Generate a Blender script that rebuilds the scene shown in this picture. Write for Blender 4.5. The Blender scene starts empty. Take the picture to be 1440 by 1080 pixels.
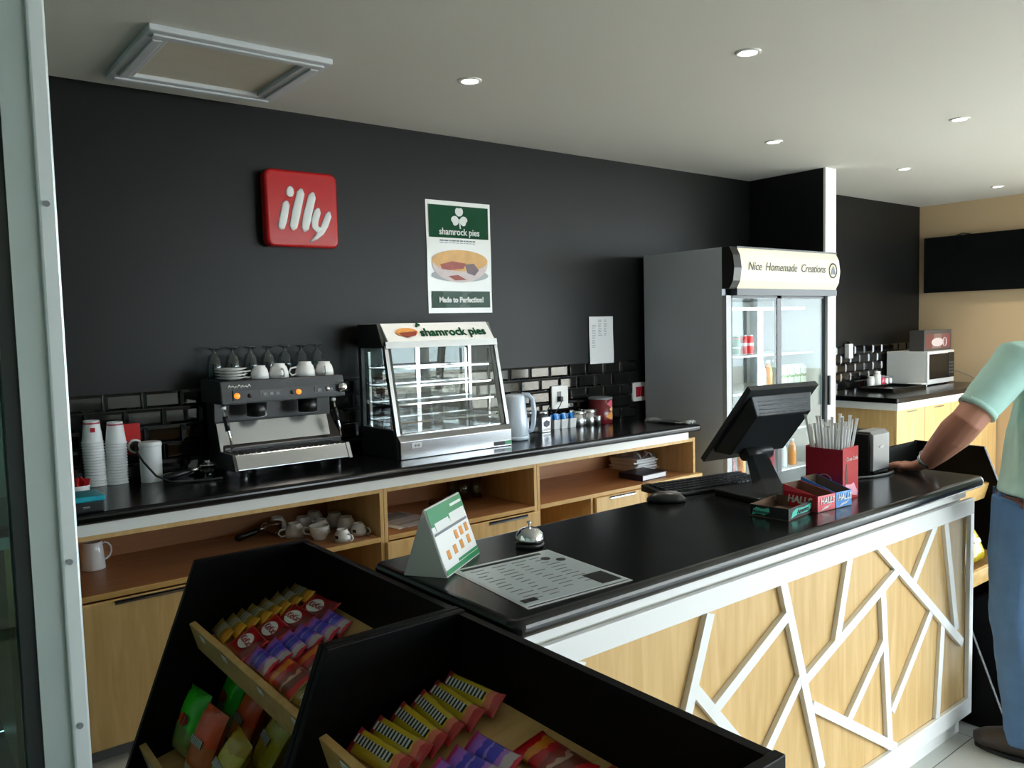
import bpy, bmesh, math, random
from math import sin, cos, pi, radians, sqrt, atan2
from mathutils import Vector, Matrix
random.seed(7)
SC = bpy.context.scene
COL = SC.collection
# ---------------------------------------------------------------- camera
F, YAW, PITCH, ROLL, CH = 1139.1, .667, -.07, -.0253, 1.53
_w = Vector((sin(YAW)*cos(PITCH), cos(YAW)*cos(PITCH), sin(PITCH)))
_r0 = Vector((cos(YAW), -sin(YAW), 0)); _u0 = _r0.cross(_w)
_r = _r0*cos(ROLL) + _u0*sin(ROLL); _u = -_r0*sin(ROLL) + _u0*cos(ROLL)
cd = bpy.data.cameras.new('camera'); cam = bpy.data.objects.new('camera', cd); COL.objects.link(cam)
cd.sensor_width = 36; cd.lens = 36*F/1440; cd.clip_start = .02
M4 = Matrix.Identity(4)
for i in range(3):
    M4[i][0] = _r[i]; M4[i][1] = _u[i]; M4[i][2] = -_w[i]
M4[0][3] = 0; M4[1][3] = 0; M4[2][3] = CH
cam.matrix_world = M4
SC.camera = cam
def on(px, py, ax, val):
    d = _w + _r*((px-720)/F) - _u*((py-540)/F)
    o = Vector((0, 0, CH)); t = (val-o[ax])/d[ax]
    return o + d*t
# ---------------------------------------------------------------- world, light, exposure
wd = bpy.data.worlds.new('sky'); SC.world = wd; wd.use_nodes = True
bg = wd.node_tree.nodes['Background']; bg.inputs[0].default_value = (.84, .93, 1, 1); bg.inputs[1].default_value = 7.5
SC.view_settings.view_transform = 'Standard'; SC.view_settings.look = 'None'
SC.view_settings.gamma = 1; SC.view_settings.exposure = 0.95; SC.view_settings.use_curve_mapping = False
SC.cycles.use_denoising = True; SC.cycles.max_bounces = 10; SC.cycles.diffuse_bounces = 5
SC.cycles.transparent_max_bounces = 16; SC.cycles.sample_clamp_indirect = 6; SC.cycles.caustics_refractive = False; SC.cycles.caustics_reflective = False
YW, HC, XR, XL, YF = 3.68, 2.565, 7.86, -1.3, -2.6       # back wall, ceiling, right wall, left wall, shop front
WINS = [(3.1, 4.58), (4.66, 6.14), (6.22, 7.7)]          # shop front panes, along x
WINR = [(-2.45, -1.1), (-1.02, .33), (.41, 1.76)]          # side panes in the right wall, along y
WZ0, WZ1 = .12, 2.36
for a, b in WINS:
    l = bpy.data.lights.new('window_portal', 'AREA'); l.shape = 'RECTANGLE'; l.size = b-a; l.size_y = WZ1-WZ0
    l.cycles.is_portal = True
    o = bpy.data.objects.new('window_portal', l); COL.objects.link(o)
    o.location = ((a+b)/2, YF-.02, (WZ0+WZ1)/2); o.rotation_euler = (pi/2, 0, pi)   # opens towards +Y
for a, b in WINR:
    l = bpy.data.lights.new('window_portal', 'AREA'); l.shape = 'RECTANGLE'; l.size = WZ1-WZ0; l.size_y = b-a; l.cycles.is_portal = True
    o = bpy.data.objects.new('window_portal', l); COL.objects.link(o); o.location = (XR+.02, (a+b)/2, (WZ0+WZ1)/2); o.rotation_euler = (0, pi/2, 0)   # opens towards -X
sl_ = bpy.data.lights.new('sun', 'SUN'); sl_.energy = 24; sl_.angle = radians(.6); sl_.color = (1, .95, .86)
so_ = bpy.data.objects.new('sun', sl_); COL.objects.link(so_); so_.rotation_euler = (radians(-38), radians(-20), 0)      # high sun from behind the building: it lights the paving outside, not the room
# ---------------------------------------------------------------- materials
def lin(c):
    return tuple((v/255/12.92 if v/255 <= .04045 else ((v/255+.055)/1.055)**2.4) for v in c) + (1,)
MATS = {}
def mat(name, c=None, rough=.5, metal=0, spec=.5, emit=0, trans=0, coat=0, alpha=1, bump=0, bscale=60, vary=0, vscale=8, ec=None):
    if name in MATS: return MATS[name]
    m = bpy.data.materials.new(name); m.use_nodes = True; MATS[name] = m
    nt = m.node_tree; b = nt.nodes['Principled BSDF']
    col = lin(c)
    b.inputs['Base Color'].default_value = col; b.inputs['Roughness'].default_value = rough
    b.inputs['Metallic'].default_value = metal; b.inputs['Specular IOR Level'].default_value = spec
    b.inputs['Transmission Weight'].default_value = trans; b.inputs['Coat Weight'].default_value = coat
    b.inputs['Alpha'].default_value = alpha
    if emit:
        b.inputs['Emission Color'].default_value = lin(ec) if ec else col; b.inputs['Emission Strength'].default_value = emit
    tc = nt.nodes.new('ShaderNodeTexCoord')
    if vary or bump:
        n = nt.nodes.new('ShaderNodeTexNoise'); n.inputs['Scale'].default_value = vscale if vary else bscale; n.inputs['Detail'].default_value = 4
        nt.links.new(tc.outputs['Object'], n.inputs['Vector'])
        if vary:
            mx = nt.nodes.new('ShaderNodeMix'); mx.data_type = 'RGBA'
            mx.inputs[6].default_value = tuple(v*(1-vary) for v in col[:3])+(1,); mx.inputs[7].default_value = tuple(min(1, v*(1+vary)) for v in col[:3])+(1,)
            nt.links.new(n.outputs['Fac'], mx.inputs[0]); nt.links.new(mx.outputs[2], b.inputs['Base Color'])
        if bump:
            n2 = nt.nodes.new('ShaderNodeTexNoise'); n2.inputs['Scale'].default_value = bscale; n2.inputs['Detail'].default_value = 3
            nt.links.new(tc.outputs['Object'], n2.inputs['Vector'])
            bp = nt.nodes.new('ShaderNodeBump'); bp.inputs['Strength'].default_value = bump; bp.inputs['Distance'].default_value = .004
            nt.links.new(n2.outputs['Fac'], bp.inputs['Height']); nt.links.new(bp.outputs['Normal'], b.inputs['Normal'])
    return m
def ramp(nt, stops, interp='LINEAR'):
    r = nt.nodes.new('ShaderNodeValToRGB'); r.color_ramp.interpolation = interp
    e = r.color_ramp.elements
    while len(e) < len(stops): e.new(.5)
    for i, (p, c) in enumerate(stops):
        e[i].position = p; e[i].color = lin(c)
    return r
def wood(name, c1, c2, scale=(26, 26, 2.2), rough=.42):
    m = bpy.data.materials.new(name); m.use_nodes = True; MATS[name] = m; nt = m.node_tree; b = nt.nodes['Principled BSDF']
    tc = nt.nodes.new('ShaderNodeTexCoord'); mp = nt.nodes.new('ShaderNodeMapping'); mp.inputs['Scale'].default_value = scale
    n = nt.nodes.new('ShaderNodeTexNoise'); n.inputs['Scale'].default_value = 1.3; n.inputs['Detail'].default_value = 6; n.inputs['Distortion'].default_value = .7
    r = ramp(nt, [(.3, c1), (.72, c2)])
    nt.links.new(tc.outputs['Object'], mp.inputs[0]); nt.links.new(mp.outputs[0], n.inputs['Vector']); nt.links.new(n.outputs['Fac'], r.inputs[0])
    nt.links.new(r.outputs[0], b.inputs['Base Color']); b.inputs['Roughness'].default_value = rough
    return m
def pane(name, tint=(235, 245, 242), refl=1.0):
    m = bpy.data.materials.new(name); m.use_nodes = True; MATS[name] = m; nt = m.node_tree; nt.nodes.clear()
    o = nt.nodes.new('ShaderNodeOutputMaterial'); t = nt.nodes.new('ShaderNodeBsdfTransparent'); g = nt.nodes.new('ShaderNodeBsdfGlossy')
    t.inputs[0].default_value = lin(tint); g.inputs['Roughness'].default_value = .01; g.inputs[0].default_value = (.95, 1, .98, 1)
    f = nt.nodes.new('ShaderNodeFresnel'); f.inputs[0].default_value = 1.5; ge = nt.nodes.new('ShaderNodeNewGeometry')
    bf = nt.nodes.new('ShaderNodeMath'); bf.operation = 'SUBTRACT'; bf.inputs[0].default_value = 1; nt.links.new(ge.outputs['Backfacing'], bf.inputs[1])
    mf = nt.nodes.new('ShaderNodeMath'); mf.operation = 'MULTIPLY'; nt.links.new(f.outputs[0], mf.inputs[0]); nt.links.new(bf.outputs[0], mf.inputs[1]); mu = nt.nodes.new('ShaderNodeMath'); mu.operation = 'MULTIPLY'; mu.inputs[1].default_value = refl; mu.use_clamp = True
    mx = nt.nodes.new('ShaderNodeMixShader')
    nt.links.new(mf.outputs[0], mu.inputs[0]); nt.links.new(mu.outputs[0], mx.inputs[0]); nt.links.new(t.outputs[0], mx.inputs[1]); nt.links.new(g.outputs[0], mx.inputs[2]); nt.links.new(mx.outputs[0], o.inputs[0])
    return m
def bands(name, axis, stops, rough=.3, coat=.4, noise=.0, nscale=20, metal=0):
    """flat print: colour bands along one generated axis, a little wobble"""
    m = bpy.data.materials.new(name); m.use_nodes = True; MATS[name] = m; nt = m.node_tree; b = nt.nodes['Principled BSDF']
    tc = nt.nodes.new('ShaderNodeTexCoord'); sx = nt.nodes.new('ShaderNodeSeparateXYZ'); nt.links.new(tc.outputs['Generated'], sx.inputs[0])
    src = sx.outputs['XYZ'.index(axis)]
    if noise:
        n = nt.nodes.new('ShaderNodeTexNoise'); n.inputs['Scale'].default_value = nscale; nt.links.new(tc.outputs['Object'], n.inputs['Vector'])
        a = nt.nodes.new('ShaderNodeMath'); a.operation = 'MULTIPLY_ADD'; a.inputs[1].default_value = noise; nt.links.new(n.outputs['Fac'], a.inputs[0]); nt.links.new(src, a.inputs[2])
        s = nt.nodes.new('ShaderNodeMath'); s.operation = 'SUBTRACT'; s.inputs[1].default_value = noise/2; nt.links.new(a.outputs[0], s.inputs[0]); src = s.outputs[0]
    r = ramp(nt, stops, 'CONSTANT'); nt.links.new(src, r.inputs[0]); nt.links.new(r.outputs[0], b.inputs['Base Color'])
    b.inputs['Roughness'].default_value = rough; b.inputs['Coat Weight'].default_value = coat; b.inputs['Metallic'].default_value = metal
    return m
# ---------------------------------------------------------------- mesh helpers
class MB:
    def __init__(s): s.v = []; s.f = []; s.m = []; s.sm = []
    def add(s, vs, fs, m=0, smooth=False):
        o = len(s.v); s.v += [tuple(v) for v in vs]
        for f in fs: s.f.append(tuple(i+o for i in f)); s.m.append(m); s.sm.append(smooth)
        return s
    def box(s, x0, x1, y0, y1, z0, z1, m=0):
        return s.add([(x0,y0,z0),(x1,y0,z0),(x1,y1,z0),(x0,y1,z0),(x0,y0,z1),(x1,y0,z1),(x1,y1,z1),(x0,y1,z1)],
                     [(0,3,2,1),(4,5,6,7),(0,1,5,4),(1,2,6,5),(2,3,7,6),(3,0,4,7)], m)
    def prism(s, poly, ax, a, b, m=0, smooth=False):
        """polygon given in the two other axes (in x,y,z order), extruded along ax from a to b"""
        n = len(poly)
        def P(q, t):
            q = list(q); q.insert(ax, t); return tuple(q)
        vs = [P(q, a) for q in poly]+[P(q, b) for q in poly]
        o = len(s.v); s.v += vs
        flip = ax == 1
        def F_(f, sm=False): s.f.append(tuple(i+o for i in (reversed(f) if flip else f))); s.m.append(m); s.sm.append(sm)
        F_(list(range(n))[::-1]); F_(list(range(n, 2*n)))
        for i in range(n):
            j = (i+1) % n; F_((i, j, j+n, i+n), smooth)
        return s
    def lathe(s, prof, n=24, c=(0,0,0), m=0, sx=1, sy=1, smooth=True, cap=True):
        o = len(s.v)
        for r, z in prof:
            for k in range(n):
                a = 2*pi*k/n; s.v.append((c[0]+r*cos(a)*sx, c[1]+r*sin(a)*sy, c[2]+z))
        for i in range(len(prof)-1):
            for k in range(n):
                k2 = (k+1) % n; s.f.append((o+i*n+k, o+i*n+k2, o+(i+1)*n+k2, o+(i+1)*n+k)); s.m.append(m); s.sm.append(smooth)
        if cap:
            if prof[0][0] > 1e-6: s.f.append(tuple(o+k for k in range(n))[::-1]); s.m.append(m); s.sm.append(False)
            if prof[-1][0] > 1e-6: s.f.append(tuple(o+(len(prof)-1)*n+k for k in range(n))); s.m.append(m); s.sm.append(False)
        return s
    def tube(s, pts, r, n=8, m=0, closed=False, ry=None, up=None, smooth=True):
        pts = [Vector(p) for p in pts]; N = len(pts)
        rs = r if isinstance(r, (list, tuple)) else [r]*N
        rys = ry if isinstance(ry, (list, tuple)) else ([ry]*N if ry else rs)
        o = len(s.v); pn = None
        for i, p in enumerate(pts):
            if closed: t = pts[(i+1) % N]-pts[i-1]
            else: t = pts[min(i+1, N-1)]-pts[max(i-1, 0)]
            t.normalize()
            if up is not None: a = Vector(up).cross(t)
            elif pn is None: a = t.cross(Vector((0, 0, 1)) if abs(t.z) < .9 else Vector((1, 0, 0)))
            else: a = pn-t*pn.dot(t)
            if a.length < 1e-6: a = t.orthogonal()
            a.normalize(); b = t.cross(a); pn = a
            for k in range(n):
                q = 2*pi*k/n; s.v.append(tuple(p+a*(rs[i]*cos(q))+b*(rys[i]*sin(q))))
        R = N if closed else N-1
        for i in range(R):
            i2 = (i+1) % N
            for k in range(n):
                k2 = (k+1) % n; s.f.append((o+i*n+k, o+i*n+k2, o+i2*n+k2, o+i2*n+k)); s.m.append(m); s.sm.append(smooth)
        if not closed:
            s.f.append(tuple(o+k for k in range(n))[::-1]); s.m.append(m); s.sm.append(False)
            s.f.append(tuple(o+(N-1)*n+k for k in range(n))); s.m.append(m); s.sm.append(False)
        return s
    def xf(s, M, start=0):
        for i in range(start, len(s.v)): s.v[i] = tuple(M @ Vector(s.v[i]))
        return s
    def mesh(s, name, mats):
        me = bpy.data.meshes.new(name); me.from_pydata(s.v, [], s.f)
        for mm in mats: me.materials.append(MATS[mm] if isinstance(mm, str) else mm)
        for p, i, q in zip(me.polygons, s.m, s.sm): p.material_index = i; p.use_smooth = q
        me.update(); return me
    def obj(s, name, mats, parent=None, bev=0, seg=2, sub=0, loc=None):
        if isinstance(mats, str): mats = [mats]
        return put(name, s.mesh(name, mats), parent, bev, seg, sub, loc)
def put(name, me, parent=None, bev=0, seg=2, sub=0, loc=None):
    o = bpy.data.objects.new(name, me); COL.objects.link(o)
    if parent: o.parent = parent
    if loc: o.location = loc
    if bev:
        b = o.modifiers.new('bevel', 'BEVEL'); b.width = bev; b.segments = seg; b.limit_method = 'ANGLE'; b.angle_limit = radians(40)
    if sub:
        d = o.modifiers.new('subdivision', 'SUBSURF'); d.levels = sub; d.render_levels = sub
    return o
def tag(o, label, cat, group=None, kind=None):
    o['label'] = label; o['category'] = cat
    if group: o['group'] = group
    if kind: o['kind'] = kind
    return o
def thing(name, label, cat, loc=(0,0,0), rz=0, group=None):
    o = bpy.data.objects.new(name, None); COL.objects.link(o); o.location = loc; o.rotation_euler = (0, 0, rz)
    o.empty_display_size = .05
    return tag(o, label, cat, group)
def dup(root, loc=None, rz=None, label=None, group=None, rot=None):
    r = root.copy(); COL.objects.link(r)
    if loc is not None: r.location = loc
    if rz is not None: r.rotation_euler = (0, 0, rz)
    if rot is not None: r.rotation_euler = rot
    if label: r['label'] = label
    if group: r['group'] = group
    for ch in list(root.children):
        c = ch.copy(); COL.objects.link(c); c.parent = r
        for g in list(ch.children):
            d = g.copy(); COL.objects.link(d); d.parent = c
    return r
def struct(o): o['kind'] = 'structure'; return o
def text(s, size, m, parent, loc, rot=(pi/2, 0, 0), ext=.0008, shear=0, align='CENTER', name='lettering', sx=1, offset=0):
    cu = bpy.data.curves.new('text', 'FONT'); cu.body = s; cu.size = size; cu.extrude = ext; cu.shear = shear; cu.align_x = align; cu.align_y = 'CENTER'; cu.offset = offset
    cu.resolution_u = 3
    t = bpy.data.objects.new('text', cu); COL.objects.link(t)
    dg = bpy.context.evaluated_depsgraph_get(); me = bpy.data.meshes.new_from_object(t.evaluated_get(dg))
    bpy.data.objects.remove(t); me.materials.clear(); me.materials.append(MATS[m])
    o = put(name, me, parent); o.location = loc; o.rotation_euler = rot; o.scale = (sx, 1, 1)
    return o
def rrect(x0, x1, y0, y1, r, n=5):
    out = []
    for cx, cy, a in ((x1-r, y1-r, 0), (x0+r, y1-r, pi/2), (x0+r, y0+r, pi), (x1-r, y0+r, 3*pi/2)):
        for k in range(n+1): q = a+pi/2*k/n; out.append((cx+r*cos(q), cy+r*sin(q)))
    return out
def ell(cx, cy, rx, ry, n=20, a0=0):
    return [(cx+rx*cos(a0+2*pi*k/n), cy+ry*sin(a0+2*pi*k/n)) for k in range(n)]
# palette
mat('wall_black', (17, 18, 18), .42, spec=.24, bump=.08, bscale=180)
mat('white_paint', (232, 232, 228), .6, bump=.05, bscale=120)
mat('ceiling_paint', (214, 212, 206), .75, bump=.04, bscale=90)
mat('beige_paint', (198, 172, 136), .7, bump=.06, bscale=120)
mat('pale_paint', (150, 168, 160), .6, vary=.06)
mat('tile_black', (14, 14, 14), .06, spec=.8, bump=.02, bscale=14)
mat('floor_tile', (196, 196, 190), .22, vary=.05, vscale=5)
mat('grout', (120, 118, 112), .8, vary=.1)
mat('laminate_black', (13, 14, 15), .2, spec=.45, bump=.03, bscale=260)
mat('kick_black', (8, 8, 8), .95, spec=0, vary=.1)
mat('stand_black', (8, 8, 8), .42, spec=.14, bump=.03, bscale=200)
mat('white_gloss', (240, 240, 238), .25, bump=.01)
mat('white_matt', (236, 236, 232), .55, vary=.02)
mat('grey_paint', (168, 170, 172), .4, vary=.03)
mat('steel', (200, 202, 205), .24, metal=1, vary=.05, vscale=3)
mat('steel_bright', (230, 231, 233), .1, metal=1, vary=.04)
mat('chrome', (235, 236, 238), .05, metal=1, vary=.03)
mat('alu', (214, 222, 224), .28, metal=.25, vary=.03)
mat('dark_alu', (24, 34, 34), .35, vary=.08)
mat('black_plastic', (18, 19, 20), .35, vary=.08, vscale=30)
mat('dark_plastic', (34, 38, 42), .38, vary=.06, vscale=30)
mat('grey_plastic', (120, 124, 128), .4, vary=.05)
mat('charcoal_metal', (46, 49, 51), .45, spec=.5, bump=.05, bscale=300)
mat('fridge_grey', (196, 202, 212), .3, vary=.03, vscale=2)
mat('ceramic', (235, 236, 236), .12, coat=.3, vary=.02)
mat('paper_white', (226, 228, 230), .7, vary=.03)
mat('paper_cup', (232, 234, 235), .55, vary=.02)
mat('red_plastic', (190, 18, 24), .2, coat=.15, vary=.03)
mat('red_card', (186, 18, 34), .35, coat=.3, vary=.04)
mat('crimson', (170, 16, 44), .4, vary=.05)
mat('logo_white', (222, 224, 222), .35, vary=.02)
mat('print_black', (22, 24, 26), .5, vary=.1)
mat('print_grey', (120, 124, 130), .6, vary=.15)
mat('print_green', (8, 70, 42), .7, spec=.2, vary=.25, vscale=9)
mat('bright_green', (10, 132, 76), .35, coat=.3, vary=.06)
mat('teal', (20, 150, 170), .35, vary=.05)
mat('mint_print', (86, 206, 186), .4, vary=.1)
mat('blue_print', (24, 132, 214), .35, coat=.3, vary=.08)
mat('kettle_plastic', (205, 220, 236), .25, coat=.3, vary=.02)
mat('tin', (196, 198, 200), .22, metal=.9, vary=.1, vscale=20)
mat('pie_crust', (222, 152, 78), .6, vary=.25, vscale=40)
mat('pie_fill', (140, 58, 40), .6, vary=.3, vscale=50)
mat('pie_cream', (232, 196, 140), .6, vary=.1, vscale=40)
mat('pie_pale', (220, 205, 205), .6, vary=.15, vscale=40)
mat('card_brown', (112, 88, 72), .75, vary=.08)
mat('clear_glass', (250, 252, 252), .02, trans=1, spec=.5, vary=.001)
mat('light_disc', (255, 252, 240), .5, emit=14, vary=.001)
mat('fridge_light', (255, 255, 250), .5, emit=3.5, vary=.001)
mat('header_light', (182, 179, 160), .45, spec=.2, emit=.5, vary=.01)
mat('amber_lamp', (240, 120, 40), .3, emit=1.0, vary=.02)
mat('rubber', (20, 20, 20), .7, vary=.1)
mat('navy_book', (26, 26, 50), .4, vary=.1)
mat('skin', (196, 138, 116), .5, spec=.4, vary=.06, vscale=14, bump=.1, bscale=120)
mat('hair_brown', (60, 44, 34), .6, bump=.4, bscale=200)
mat('mint_cloth', (188, 228, 219), .8, vary=.04, vscale=30, bump=.2, bscale=400)
mat('denim', (88, 124, 168), .85, vary=.2, vscale=16, bump=.25, bscale=300)
mat('belt_leather', (92, 54, 44), .5, vary=.1, vscale=40)
mat('shoe_leather', (60, 50, 44), .5, vary=.12, vscale=30)
mat('tv_black', (14, 15, 16), .16, spec=.5, vary=.05)
wood('birch', (206, 166, 104), (226, 190, 132))
wood('birch_shelf', (196, 154, 90), (214, 176, 112), (2.2, 26, 26))
wood('birch_shaded', (166, 112, 72), (184, 130, 86), (2.2, 26, 26))  # cabinet interiors: shade inside the open units is put into this darker wood colour
pane('pane_clear', (250, 252, 252), refl=1.3); pane('pane_fridge', (244, 250, 252), .62); pane('pane_green', (150, 185, 176), 1.6); pane('pane_tumbler', (222, 228, 230), 2.4)
# ================================================================ setting
fl = struct(MB().box(XL, XR, YF, YW, -.06, -.003).obj('floor', 'grout'))
TS = .6
me = MB().box(.002, TS-.002, .002, TS-.002, -.003, 0).mesh('floor_tile', ['floor_tile'])
for i in range(-3, 14):
    for j in range(-5, 7):
        x, y = i*TS+.05, j*TS+.02
        if x < XL or x+TS > XR or y < YF or y+TS > YW: continue
        put('floor_tile', me, fl, loc=(x, y, 0))
struct(MB().box(XL-.1, XR+.1, YF-.1, YW+.1, HC, HC+.1).obj('ceiling', 'ceiling_paint'))
wb = struct(MB().box(.47, XR, YW, YW+.1, 0, HC).obj('wall_back', 'wall_black'))
struct(MB().box(XL, .47, YW, YW+.1, 0, HC).obj('wall_back_pale', 'pale_paint'))
wr = MB().box(XR, XR+.1, WINR[-1][1], YW+.1, 0, HC).box(XR, XR+.1, YF-.1, WINR[0][0], 0, HC).box(XR, XR+.1, WINR[0][0], WINR[-1][1], 0, WZ0).box(XR, XR+.1, WINR[0][0], WINR[-1][1], WZ1, HC)
for k in range(2): wr.box(XR, XR+.1, WINR[k][1], WINR[k+1][0], WZ0, WZ1)
struct(wr.obj('wall_right', 'beige_paint'))
for k, (a, b) in enumerate(WINR):
    w = struct(MB().box(XR+.045, XR+.055, a+.04, b-.04, WZ0+.04, WZ1-.04).obj('window_%d' % (k+4), 'pane_clear'))
    MB().box(XR+.02, XR+.08, a, a+.04, WZ0, WZ1).box(XR+.02, XR+.08, b-.04, b, WZ0, WZ1).box(XR+.02, XR+.08, a+.04, b-.04, WZ0, WZ0+.04).box(XR+.02, XR+.08, a+.04, b-.04, WZ1-.04, WZ1).obj('window_frame', 'alu', w)
struct(MB().box(XL-.1, XL, YF-.1, YW+.1, 0, HC).obj('wall_left', 'pale_paint'))
wf = MB().box(XL, XR, YF-.12, YF, 0, WZ0).box(XL, XR, YF-.12, YF, WZ1, HC).box(XL, WINS[0][0], YF-.12, YF, WZ0, WZ1).box(WINS[-1][1], XR, YF-.12, YF, WZ0, WZ1)
for k in range(2): wf.box(WINS[k][1], WINS[k+1][0], YF-.12, YF, WZ0, WZ1)
struct(wf.obj('wall_front', 'white_paint'))
for k, (a, b) in enumerate(WINS):
    w = struct(MB().box(a+.04, b-.04, YF-.065, YF-.055, WZ0+.04, WZ1-.04).obj('window_%d' % (k+1), 'pane_clear'))
    fr = MB().box(a, a+.04, YF-.09, YF-.03, WZ0, WZ1).box(b-.04, b, YF-.09, YF-.03, WZ0, WZ1).box(a+.04, b-.04, YF-.09, YF-.03, WZ0, WZ0+.04).box(a+.04, b-.04, YF-.09, YF-.03, WZ1-.04, WZ1)
    fr.obj('window_frame', 'alu', w)
mat('paving', (146, 140, 130), .8, vary=.1, vscale=3)
struct(MB().box(XL-8, XR+16, YF-16, YF-.12, -.12, -.04).box(XR+.1, XR+16, YF-.12, YW+10, -.12, -.04).obj('ground', 'paving'))
struct(MB().box(XL-.1, XR+.1, YF-.13, YF-.01, -.06, 0).obj('trim_1', 'alu'))
# black wall return beside the drinks fridge, white end
pw = struct(MB().box(5.185, 5.315, 3.08, YW, 0, HC).obj('wall_partition', 'wall_black'))
MB().box(5.183, 5.317, 3.064, 3.08, 0, HC).obj('end_face', 'white_matt', pw)
# bevelled wall tiles, running bond, each one a part of the back wall
def tile_mesh(w, h):
    i, d = .012, .008
    return MB().add([(0,0,0),(w,0,0),(w,0,h),(0,0,h),(i,-d,i),(w-i,-d,i),(w-i,-d,h-i),(i,-d,h-i)],
                    [(4,5,6,7),(0,1,5,4),(1,2,6,5),(2,3,7,6),(3,0,4,7)]).mesh('tile', ['tile_black'])
TP, TH = .1525, .0755
tm = tile_mesh(TP-.003, TH-.003)
for x0, x1 in ((.47, 3.98), (5.33, XR-.01)):
    for r in range(5):
        z = 1.297-(r+1)*TH
        k = math.floor((x0-3.03)/TP)-1
        while True:
            x = 3.03+k*TP+(TP/2 if r % 2 else 0); k += 1
            if x+TP > x1: break
            if x < x0: continue
            put('tile', tm, wb, loc=(x, YW-.0005, z))
# ceiling hatch
h = thing('ceiling_hatch', 'square ceiling access hatch with grey timber trim and beige panel', 'hatch', (0, 0, HC))
X0, X1, Y0, Y1, wd_ = .785, 1.445, 2.885, 3.53, .085
mat('hatch_trim', (204, 208, 214), .6, vary=.08); mat('hatch_panel', (214, 206, 192), .8, vary=.05)
for a in ((X0, X1, Y0, Y0+wd_), (X0, X1, Y1-wd_, Y1)):
    MB().box(*a, -.022, 0).box(a[0]+.02, a[1]-.02, a[2]+.03, a[3]-.02, -.03, -.022).obj('trim_board', 'hatch_trim', h, bev=.004)
for a in ((X0, X0+wd_, Y0+wd_, Y1-wd_), (X1-wd_, X1, Y0+wd_, Y1-wd_)):
    MB().box(*a, -.022, 0).box(a[0]+.03, a[1]-.02, a[2], a[3], -.03, -.022).obj('trim_board', 'hatch_trim', h, bev=.004)
MB().box(X0+wd_, X1-wd_, Y0+wd_, Y1-wd_, -.006, 0).obj('hatch_panel', 'hatch_panel', h)
# downlights
DL = [(2.036, 2.818, 'ceiling downlight between the square hatch and the fridge'), (2.722, 1.934, 'bright ceiling downlight above the sales counter'), (4.573, 1.937, 'ceiling downlight out over the customer floor'),
      (4.178, 2.796, 'dim ceiling downlight in front of the drinks fridge'), (5.734, 2.793, 'small ceiling downlight just past the wall return'), (7.213, 2.758, 'ceiling downlight near the wall-mounted television')]
for k, (x, y, lb) in enumerate(DL):
    t = thing('downlight', lb, 'light', (x, y, HC), group='recessed ceiling downlights')
    MB().lathe([(.034, -.001), (.036, -.006), (.047, -.006), (.05, -.003), (.05, 0), (.034, 0)], 28, cap=False).obj('rim', 'white_gloss', t)
    MB().lathe([(.0, -.002), (.034, -.002)], 24, cap=False).obj('lamp', 'light_disc', t)
    l = bpy.data.lights.new('downlight_lamp', 'SPOT'); l.energy = 14 if k != 3 else 4; l.color = (1, .9, .76); l.spot_size = radians(95); l.spot_blend = .6; l.shadow_soft_size = .03
    o = bpy.data.objects.new('downlight_lamp', l); COL.objects.link(o); o.location = (x, y, HC-.02)
# glazed screen on the left: clad post, dark stile, green glass
GY = 1.18
def gx(px, y=GY): return on(px, 540, 1, y).x
mb = bpy.data.materials.new('marble'); mb.use_nodes = True; MATS['marble'] = mb; nt = mb.node_tree; b = nt.nodes['Principled BSDF']
tc = nt.nodes.new('ShaderNodeTexCoord'); wv = nt.nodes.new('ShaderNodeTexWave'); wv.inputs['Scale'].default_value = .55; wv.inputs['Distortion'].default_value = 2.5; wv.inputs['Detail'].default_value = 3; wv.bands_direction = 'DIAGONAL'
rp = ramp(nt, [(0, (128, 140, 138)), (.012, (156, 168, 165)), (1, (164, 175, 172))]); nt.links.new(tc.outputs['Object'], wv.inputs['Vector']); nt.links.new(wv.outputs['Fac'], rp.inputs[0]); nt.links.new(rp.outputs[0], b.inputs['Base Color']); b.inputs['Roughness'].default_value = .2
xa, xb, xc = gx(27), gx(69), gx(95)
gs = struct(MB().box(xa, xb, GY, GY+.05, 0, HC).obj('trim_2', 'marble'))
for z0, z1 in ((0, .56), (.562, 1.56), (1.562, HC)): pass
ec = MB().box(xb, xc, GY-.006, GY+.05, 0, HC).obj('edge_channel', 'alu', gs, bev=.003)
for z in (.55, .93, 1.02, 1.24, 1.7): 
    MB().lathe([(0, 0), (.0035, 0), (.004, .001), (.004, .002)], 12).xf(Matrix.Translation((xc-.012, GY-.0065, z)) @ Matrix.Rotation(pi/2, 4, 'X')).obj('screw', 'grey_plastic', gs)
ga = thing('glass_screen', 'green-tinted glass screen in a dark frame beside the marbled post', 'screen', (0, GY, 0))
MB().box(gx(4), xa, .005, .045, .03, HC).obj('stile', 'dark_alu', ga); MB().box(XL, gx(4), .005, .045, 0, .06).obj('bottom_rail', 'dark_alu', ga); MB().box(XL, gx(4), .005, .045, HC-.06, HC).obj('top_rail', 'dark_alu', ga)
MB().box(XL, gx(4), .02, .03, .06, HC-.06).obj('pane', 'pane_green', ga)
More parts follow.
